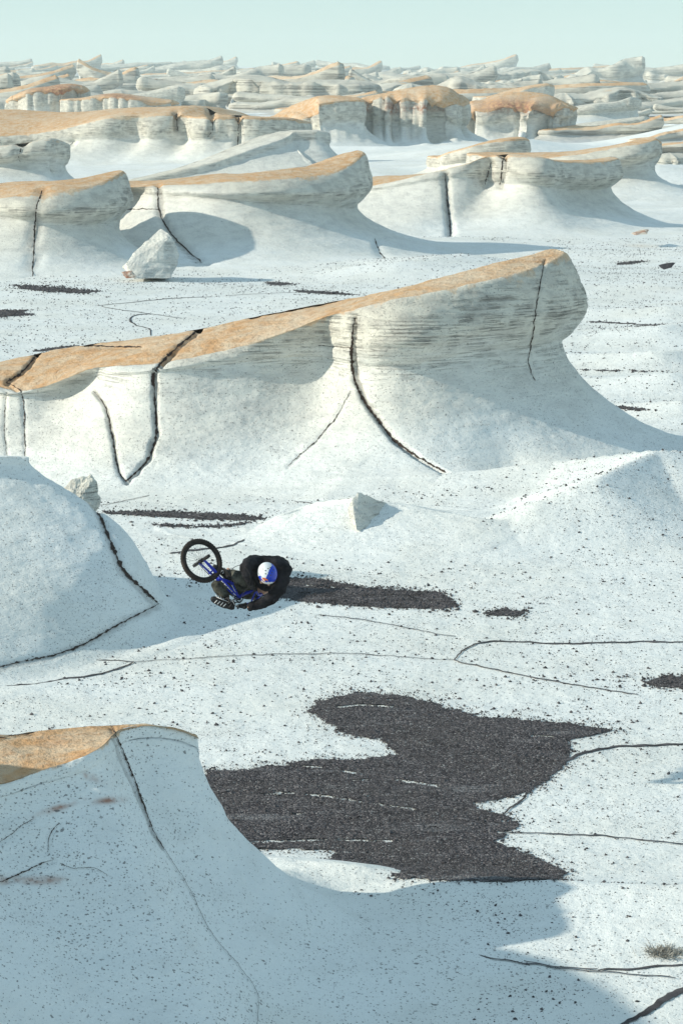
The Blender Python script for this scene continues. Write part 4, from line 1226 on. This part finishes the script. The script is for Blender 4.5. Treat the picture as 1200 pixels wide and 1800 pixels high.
def bicycle():
    Lx = unit(CR_ * .5 + CUP * .32 + CTO * .805)
    H = R3(283, 291, 0)
    root = bpy.data.objects.new('bicycle', None); COL.objects.link(root); root.location = H
    tag(root, 'blue stunt bicycle tilted in mid air under the rider, one wheel raised to the left', 'bicycle')
    pt = lambda n, p, m, par=root: part(n, p, m, par, H)
    def wheel(c, n):
        n = unit(n)
        w = pt('wheel', [ring(c, n, .196, .0085, 56, 8), ring(c, n, .203, .007, 56, 8)], M_BLACK)
        prof = ring(c, n, .2255, .0262, 72, 14)
        # tread: low blocks round the crown of the tyre
        kn = []
        a = unit(np.cross(n, [0.3, 0.2, 1])); b = np.cross(n, a)
        for k in range(54):
            for sgn in (-1, 0, 1):
                th = 2 * math.pi * (k + .5 * abs(sgn)) / 54
                d = math.cos(th) * a + math.sin(th) * b; t = -math.sin(th) * a + math.cos(th) * b
                o_ = c + d * (.2255 + .0262 * math.cos(sgn * .62)) + n * .0262 * math.sin(sgn * .62)
                kn.append(ell(o_, (t * .008, n * .005, d * .003), 6, 4))
        ty = pt('tyre', [prof] + kn, M_TYRE, w)
        sp = []
        for k in range(36):
            th = 2 * math.pi * k / 36; th2 = th + (.35 if k % 2 else -.35)
            s_ = .026 if (k // 2) % 2 else -.026
            sp.append(tube_vf([c + n * s_ + .018 * (math.cos(th2) * a + math.sin(th2) * b), c + .192 * (math.cos(th) * a + math.sin(th) * b)], .0013, 4))
        pt('spokes', sp, M_STEEL, w)
        pt('hub', [tube_vf([c - n * .055, c - n * .03, c - n * .028, c + n * .028, c + n * .03, c + n * .055], [.010, .010, .026, .014, .026, .010], 12)], M_BLACK, w)
    wheel(H, Lx)
    for s_ in (1, -1):
        pt('peg', [tube_vf([H + s_ * Lx * .058, H + s_ * Lx * .062, H + s_ * Lx * .175, H + s_ * Lx * .178], [.012, .0195, .0195, .016], 14)], M_BLACK)
    A, B, C = R3(450, 455, -.07), R3(620, 634, -.14), R3(800, 560, -.42)
    A2 = R3(548, 492, -.16)
    pcs = []
    for s_ in (1, -1):
        off = s_ * Lx * .052
        pcs.append(tube_vf([H + off, H + off * .95 + (A - H) * .6, A + s_ * Lx * .014], [.0105, .0115, .011], 10, sm=9))
        pcs.append(tube_vf([H + off + CUP * -.006, (A + H) * .5 + off * .8 - CUP * .012, A + (B - A) * .4 + s_ * Lx * .03 - CUP * .01, B + s_ * Lx * .012], [.0095, .0105, .0105, .010], 10, sm=14))
    pcs.append(tube_vf([A - (A2 - A) * .12, A + (B - A) * .02, A2], [.018, .017, .016], 12, sm=8))
    pcs.append(tube_vf([A2, B], .0165, 12))
    pcs.append(tube_vf([A2, (A2 + C) * .5 + CUP * .004, C], .0175, 12, sm=8))
    pcs.append(tube_vf([B, R3(680, 592, -.24), C], [.021, .019, .019], 12, sm=8))
    U = unit(R3(836, 640, -.30) - C)
    pcs.append(tube_vf([C - U * .06, C + U * .06], .0215, 14))
    pcs.append(ell(A, (Lx * .022, CUP * .02, CR_ * .022), 14, 10))
    # gussets and bridge behind the wheel
    pcs.append(tube_vf([R3(395, 372, -.03), R3(352, 408, .02)], .0095, 8))
    fr = pt('frame', pcs, M_BLUE)
    dec = []
    for P0, P1, off in ((A, B, .0), (A2, B, .0)):
        d = unit(P1 - P0); sdv = unit(np.cross(d, CTO))
        q = CTO - d * d.dot(CTO); q = unit(q)
        for k, (t0, t1) in enumerate(((.08, .2), (.24, .36), (.40, .55), (.58, .66), (.72, .84)) if off == 0 and P0 is A else ((.16, .86),)):
            a_, b_ = P0 + (P1 - P0) * t0 + q * .0148 + sdv * .004, P0 + (P1 - P0) * t1 + q * .0148 + sdv * .004
            dec.append(tube_vf([a_, b_], .0055, 6))
    pt('decal', dec, M_WHITE, fr)
    # chainset
    Nc = unit(Lx * .9 + CUP * .1)
    pt('chainring', [ring(B, Nc, .048, .006, 28, 8), ring(B, Nc, .024, .008, 20, 8)] + [tube_vf([B, B + .046 * (math.cos(q) * unit(np.cross(Nc, CR_)) + math.sin(q) * np.cross(Nc, unit(np.cross(Nc, CR_))))], .005, 6) for q in np.arange(0, 6.2, 1.256)], M_BLACK)
    P1, P2 = R3(528, 672, .02), R3(572, 420, -.3)
    for e in (P1, P2):
        pt('crank_arm', [tube_vf([B + (e - B) * .0, B + (e - B) * .5, e], [.014, .011, .012], 8)], M_STEEL if e is P1 else M_BLACK)
        u1 = unit(np.cross(Nc, e - B))
        pd = pt('pedal', [tube_vf([e - u1 * .045 - Nc * .03, e + u1 * .045 - Nc * .03], .009, 6), tube_vf([e - u1 * .045 + Nc * .04, e + u1 * .045 + Nc * .04], .009, 6),
                          tube_vf([e - u1 * .045 - Nc * .03, e - u1 * .045 + Nc * .04], .009, 6), tube_vf([e + u1 * .045 - Nc * .03, e + u1 * .045 + Nc * .04], .009, 6), tube_vf([e - Nc * .04, e + Nc * .045], .008, 6)], M_BLACK)
    ch = [tube_vf([B + CUP * .045, (B + H) * .5 + CUP * .0 - Lx * .055, H + CUP * .018 - Lx * .06], .004, 6, sm=14), tube_vf([B - CUP * .045, (B + H) * .5 - CUP * .03 - Lx * .055, H - CUP * .018 - Lx * .06], .004, 6, sm=14)]
    pt('chain', ch, M_BLACK)
    pt('saddle', [ell(R3(505, 415, -.22), (unit(R3(560, 470, -.2) - R3(505, 415, -.22)) * .10, Lx * .05, unit(np.cross(Lx, CR_)) * .022), 18, 12), tube_vf([R3(505, 415, -.22), A2], .0125, 8)], M_BLACK)
    # fork and second wheel, going away behind the rider
    fc = R3(915, 450, -.66)
    fn = unit(CR_ * .62 - CUP * .60 + CTO * .38)
    D = fc
    Cb = C - U * .07
    fk = [tube_vf([C - U * .06, Cb], .02, 10)]
    for s_ in (1, -1):
        fk.append(tube_vf([Cb, Cb + fn * s_ * .052 + (D - Cb) * .1, D + fn * s_ * .052], [.013, .014, .010], 10, sm=10))
    pt('fork', fk, M_BLUE)
    wheel(D, fn)
    # handlebar with its cross bar
    st = C + U * .09
    gl, gr = R3(742, 528, -.02), R3(628, 706, .0)
    hb = [tube_vf([C + U * .05, st], .022, 12), tube_vf([gl, R3(775, 560, -.10), R3(800, 610, -.22), st, R3(760, 670, -.20), R3(690, 690, -.08), gr], .0112, 10, sm=30),
          tube_vf([R3(775, 575, -.14), R3(735, 668, -.14)], .0085, 8)]
    h = pt('handlebar', hb, M_BLUE)
    for g, q in ((gl, R3(775, 560, -.10)), (gr, R3(690, 690, -.08))):
        d = unit(q - g)
        pt('grip', [tube_vf([g - d * .03, g - d * .026, g + d * .10, g + d * .104], [.012, .0175, .0165, .021], 12)], M_BLACK, h)
    lv = R3(590, 690, .05)
    pt('brake_lever', [tube_vf([gr + CTO * .02, lv, R3(570, 655, .06)], .005, 6, sm=8)], M_STEEL, h)
    pt('brake_cable', [tube_vf([R3(556, 420, .0), R3(556, 384, .03), R3(590, 347, .06), R3(640, 331, .10), R3(692, 350, .20), R3(728, 400, .28), R3(740, 455, .28), R3(722, 520, .2), R3(680, 575, .1), R3(640, 640, .05)], .0036, 6, sm=48)], M_BLACK)
    return root
bicycle()

def skin_mesh(name, J, E, root=0, sub=2):
    """one continuous surface grown round a skeleton; J: list of (point, (rx, ry))"""
    me = bpy.data.meshes.new(name + '_skeleton')
    me.from_pydata([tuple(j[0]) for j in J], E, [])
    ob = bpy.data.objects.new(name + '_skeleton', me)
    COL.objects.link(ob)
    md = ob.modifiers.new('skin', 'SKIN')
    md.use_smooth_shade = True
    if not me.skin_vertices: bpy.ops.object.select_all(action='DESELECT')
    for v, j in zip(me.skin_vertices[0].data, J):
        v.radius = j[1] if isinstance(j[1], tuple) else (j[1], j[1])
        v.use_root = False
    me.skin_vertices[0].data[root].use_root = True
    ss = ob.modifiers.new('sub', 'SUBSURF'); ss.levels = sub; ss.render_levels = sub
    dg = bpy.context.evaluated_depsgraph_get()
    dg.update()
    out = bpy.data.meshes.new_from_object(ob.evaluated_get(dg))
    out.name = name
    bpy.data.objects.remove(ob)
    bpy.data.meshes.remove(me)
    return out

def person():
    O = R3(890, 430, -.3)
    root = bpy.data.objects.new('person', None); COL.objects.link(root); root.location = O
    tag(root, 'rider in black top, grey jeans and blue and silver helmet, curled in mid air', 'person')
    def put(name, me, mat, wr=0, par=None):
        n = len(me.vertices)
        co = np.empty(n * 3, np.float32); me.vertices.foreach_get('co', co); co = co.reshape(-1, 3)
        if wr:
            no = np.empty(n * 3, np.float32); me.vertices.foreach_get('normal', no); no = no.reshape(-1, 3)
            co = co + no * (wr * (np.abs(perlin(co * 9)) * 1.5 + .6 * perlin(co * 22)))[:, None]
        co = co - O
        me.vertices.foreach_set('co', co.astype(np.float32).ravel())
        me.materials.clear(); me.materials.append(mat)
        me.update()
        o = link(name, me, par or root)
        return o
    pel = R3(820, 520, -.46); spi = R3(905, 455, -.36); che = R3(900, 350, -.20); nk = R3(892, 372, -.02)
    shL, elL, wrL = R3(752, 300, -.10), R3(690, 345, .16), R3(738, 500, .04)
    shR, elR, wrR = R3(1035, 385, -.10), R3(925, 640, -.02), R3(700, 722, .02)
    hiL, knL, anL = R3(760, 500, -.46), R3(640, 455, -.08), R3(540, 415, -.36)
    hiR, knR, anR = R3(770, 590, -.46), R3(400, 500, -.10), R3(520, 640, -.14)
    # body, continuous from head to feet (clothes go over it)
    J = [(pel, .11), (spi, .12), (che, (.13, .12)), (nk, .055), (R3(888, 405, .08), .09), (shL, .06), (elL, .043), (wrL, .030), (shR, .06), (elR, .043), (wrR, .030),
         (hiL, .085), (knL, .058), (anL, .04), (R3(500, 372, -.32), .032), (hiR, .085), (knR, .058), (anR, .04), (R3(450, 672, -.08), .032)]
    E = [(0, 1), (1, 2), (2, 3), (3, 4), (2, 5), (5, 6), (6, 7), (2, 8), (8, 9), (9, 10), (0, 11), (11, 12), (12, 13), (13, 14), (0, 15), (15, 16), (16, 17), (17, 18)]
    put('body', skin_mesh('body', J, E), M_SKIN)
    # face below the helmet: jaw, nose
    ff = unit(-CR_ * .55 - CUP * .75 + CTO * .35)
    hc = R3(888, 405, .08)
    part('face', [ell(hc + ff * .045 - CTO * .02, (CR_ * .070, CUP * .080, CTO * .080), 20, 14), ell(hc + ff * .12, (CR_ * .014, CUP * .022, CTO * .018), 10, 8)] +
         [ell(hc + ff * .07 + s_ * unit(CR_ * .7 - CUP * .7) * .076, (CR_ * .014, CUP * .028, CTO * .02), 10, 8) for s_ in (1, -1)], M_SKIN, root, O)
    # jacket
    J = [(pel, .135), (spi, (.175, .16)), (che, (.185, .165)), (nk + CUP * .0, .085), (shL, .095), (elL, .068), (R3(708, 420, .14), .052), (wrL, .040),
         (shR, .098), (R3(1010, 520, -.06), .078), (elR, .068), (R3(810, 690, .0), .055), (wrR, .040), (R3(880, 268, -.24), .11), (R3(1010, 330, -.24), .11)]
    E = [(0, 1), (1, 2), (2, 3), (2, 4), (4, 5), (5, 6), (6, 7), (2, 8), (8, 9), (9, 10), (10, 11), (11, 12), (2, 13), (2, 14)]
    jk = put('jacket', skin_mesh('jacket', J, E, 2, 3), M_CLOTH, .013)
    # trousers
    J = [(pel, .14), (hiL, .105), (R3(695, 468, -.26), .09), (knL, .078), (R3(590, 430, -.22), .062), (anL, .052), (hiR, .105), (R3(590, 555, -.28), .092), (knR, .072), (R3(455, 580, -.12), .060), (anR, .048)]
    E = [(0, 1), (1, 2), (2, 3), (3, 4), (4, 5), (0, 6), (6, 7), (7, 8), (8, 9), (9, 10)]
    put('trousers', skin_mesh('trousers', J, E, 0, 3), M_JEAN, .013)
    # shoes: sole, upper with toe cap
    def shoe(heel, toe, solen, lab=None):
        d = unit(toe - heel); n = unit(solen - d * d.dot(solen)); w = np.cross(d, n)
        L = .28
        V, F = [], []
        ts = np.linspace(0, 1, 16)
        def sect(t, h0, h1, ww):
            c = heel + d * (t * L - .05)
            half = ww * (.034 + .014 * math.sin(math.pi * min(1, t * 1.15)) - .006 * (t < .3)) * (1 if 0 < t < 1 else .35) * (1 - .45 * max(0, t - .85) / .15)
            return [c + w * half * math.cos(a) + n * ((h0 + h1) / 2 + (h1 - h0) / 2 * math.sin(a)) for a in np.linspace(0, 2 * math.pi, 14, endpoint=False)]
        def loft(fh0, fh1, ww):
            V = []; F = []
            for t in ts: V += sect(t, fh0(t), fh1(t), ww)
            m = 14
            for i in range(len(ts) - 1):
                for j in range(m): F.append((i * m + j, i * m + (j + 1) % m, (i + 1) * m + (j + 1) % m, (i + 1) * m + j))
            F.append(tuple(range(m))); F.append(tuple(range((len(ts) - 1) * m, len(ts) * m)))
            return np.array(V), F
        up = loft(lambda t: -.012, lambda t: -.012 - (.075 - .045 * max(0, (t - .35)) / .65 + .02 * (t < .35)), 1.0)
        so = loft(lambda t: .010, lambda t: -.014, 1.08)
        o = part('shoe', [up], M_BLACK, root, O)
        part('sole', [so], M_BLACK, o, O)
        # white laces and side marks
        ma = []
        side = w if w.dot(CTO) > 0 else -w
        for k in range(5):
            c = heel + d * (.07 + .028 * k)
            ma.append(tube_vf([c - n * .015 + side * .047, c + d * .006 - n * .035 + side * .045, c + d * .012 - n * .055 + side * .036], .0042, 5))
        for k in range(4):
            c = heel + d * (.06 + .035 * k)
            ma.append(tube_vf([c + n * .011 + w * .03, c + n * .012 + d * .012 - w * .02], .0045, 5))
        ma.append(tube_vf([heel + d * .04 - n * .008 + side * .049, heel + d * .18 - n * .008 + side * .052], .004, 5))
        part('shoe_marks', ma, M_WHITE, o, O)
    shoe(R3(545, 715, -.02), R3(430, 668, .0), -CUP * .55 + CTO * .65)
    shoe(R3(545, 405, -.30), R3(470, 370, -.26), CUP * .8 + CTO * .3)
    # gloved hands, five bent fingers closed round the grips
    def hand(wrist, g, axis, outv):
        axis = unit(axis); pd = unit(g - wrist); outv = unit(outv - axis * axis.dot(outv))
        J = [(wrist, .027), (wrist + (g - wrist) * .45, (.030, .022)), (wrist + (g - wrist) * .8 + outv * .014, (.034, .020))]
        E = [(0, 1), (1, 2)]
        for k, (off, ln) in enumerate(((-.030, .92), (-.010, 1.0), (.010, .97), (.029, .8))):
            b = wrist + (g - wrist) * .85 + outv * .016 + axis * off
            k0 = len(J)
            q = g + axis * off * 1.05
            pts = [b, q + outv * .030 * ln, q + pd * .028 * ln + outv * .012, q + pd * .024 * ln - outv * .018, q - outv * .026 * ln]
            for m_, p_ in enumerate(pts): J.append((p_, .0105 - .0008 * m_))
            E.append((2, k0)); E += [(k0 + m_, k0 + m_ + 1) for m_ in range(4)]
        k0 = len(J)
        tb = wrist + (g - wrist) * .35 + axis * -.030
        for p_ in (tb, g - axis * .046 - outv * .012 - pd * .01, g - axis * .040 - outv * .028 + pd * .008, g - axis * .020 - outv * .032 + pd * .012): J.append((p_, .0115))
        E.append((1, k0)); E += [(k0, k0 + 1), (k0 + 1, k0 + 2), (k0 + 2, k0 + 3)]
        put('gloved_hand', skin_mesh('gloved_hand', J, E, 1, 1), M_BLACK, 0)
    gl, gr = R3(742, 528, -.02), R3(628, 706, .0)
    dl, dr = unit(R3(775, 560, -.10) - gl), unit(R3(690, 690, -.08) - gr)
    hand(wrL, gl + dl * .04 , dl, CTO)
    hand(wrR, gr + dr * .03, dr, CTO)
    # helmet
    hx = unit(CR_ * .9 + CUP * .3); hy = unit(np.cross(CTO, hx))
    c = R3(890, 402, .13)
    V, F = ell(c, (hx * .106, hy * .122, CTO * .125), 48, 32)
    me = bpy.data.meshes.new('helmet')
    me.from_pydata([tuple(v - O) for v in V], [], [tuple(f) if len(set(f)) == 4 else f for f in F]); me.update()
    for p in me.polygons: p.use_smooth = True
    for m_ in (M_HWHITE, M_HBLUE, M_RED, M_WHITE): me.materials.append(m_)
    hl = link('helmet', me, root)
    for p in me.polygons:
        q = np.array(p.center) + O - c
        a_, b_ = q.dot(CR_), q.dot(CUP)
        s1 = a_ * .86 - b_ * .36 - .006          # blue half on the right
        if b_ < -.096: p.material_index = 3
        elif s1 > 0 or (b_ < -.03 and a_ < -.062): p.material_index = 1
        else: p.material_index = 0
    def onh(a_, b_, lift=.002):
        # point on the camera-facing side of the shell
        u_, v_ = a_ * hx.dot(CR_) + b_ * hx.dot(CUP), a_ * hy.dot(CR_) + b_ * hy.dot(CUP)
        w_ = math.sqrt(max(.0, 1 - (u_ / .106) ** 2 - (v_ / .122) ** 2))
        return c + hx * u_ + hy * v_ + CTO * (.125 * w_ + lift)
    vents = []
    for a_, b_ in ((.010, .050), (-.016, .030), (-.016, -.004), (.034, .062), (.052, .010), (.040, -.020), (.064, .038), (-.045, .045)):
        vents.append(ell(onh(a_, b_, .0), (CR_ * .0085, CUP * .0065, CTO * .004), 10, 6))
    part('vent', vents, M_BLACK, hl, O)
    # two small orange-red animal-like marks facing each other round a yellow disc, low on the left side
    pr_ = [tube_vf([onh(-.052, -.052), onh(-.036, -.060), onh(-.022, -.072), onh(-.030, -.082)], [.004, .009, .008, .003], 8, sm=10), tube_vf([onh(-.020, -.060), onh(-.004, -.068), onh(.008, -.080)], [.003, .008, .004], 8, sm=8)]
    part('emblem', pr_, M_ORANGE, hl, O)
    part('emblem', [tube_vf([onh(-.060, -.060), onh(-.050, -.076), onh(-.034, -.092)], [.003, .005, .003], 8, sm=8), tube_vf([onh(-.050, -.050), onh(-.028, -.052), onh(-.012, -.056)], [.002, .004, .002], 8, sm=8)], M_RED, hl, O)
    return root
person()

# ------------------------------------------------------------------ haze
hz = bpy.data.meshes.new('haze')
x0, x1, y0, y1, z0, z1 = -2500, 2500, -60, 4200, -12, 60
hz.from_pydata([(x, y, z) for x in (x0, x1) for y in (y0, y1) for z in (z0, z1)], [],
               [(0, 1, 3, 2), (4, 6, 7, 5), (0, 4, 5, 1), (2, 3, 7, 6), (0, 2, 6, 4), (1, 5, 7, 3)])
hm = bpy.data.materials.new('thin_haze'); hm.use_nodes = True
hn = hm.node_tree; hn.nodes.clear()
ho = hn.nodes.new('ShaderNodeOutputMaterial'); hv = hn.nodes.new('ShaderNodeVolumePrincipled')
hv.inputs['Color'].default_value = (.86, .95, .95, 1)
hv.inputs['Density'].default_value = 0.0002
hv.inputs['Anisotropy'].default_value = .2
hn.links.new(hv.outputs[0], ho.inputs['Volume'])
hz.materials.append(hm)
tag(link('haze', hz), kind='stuff')
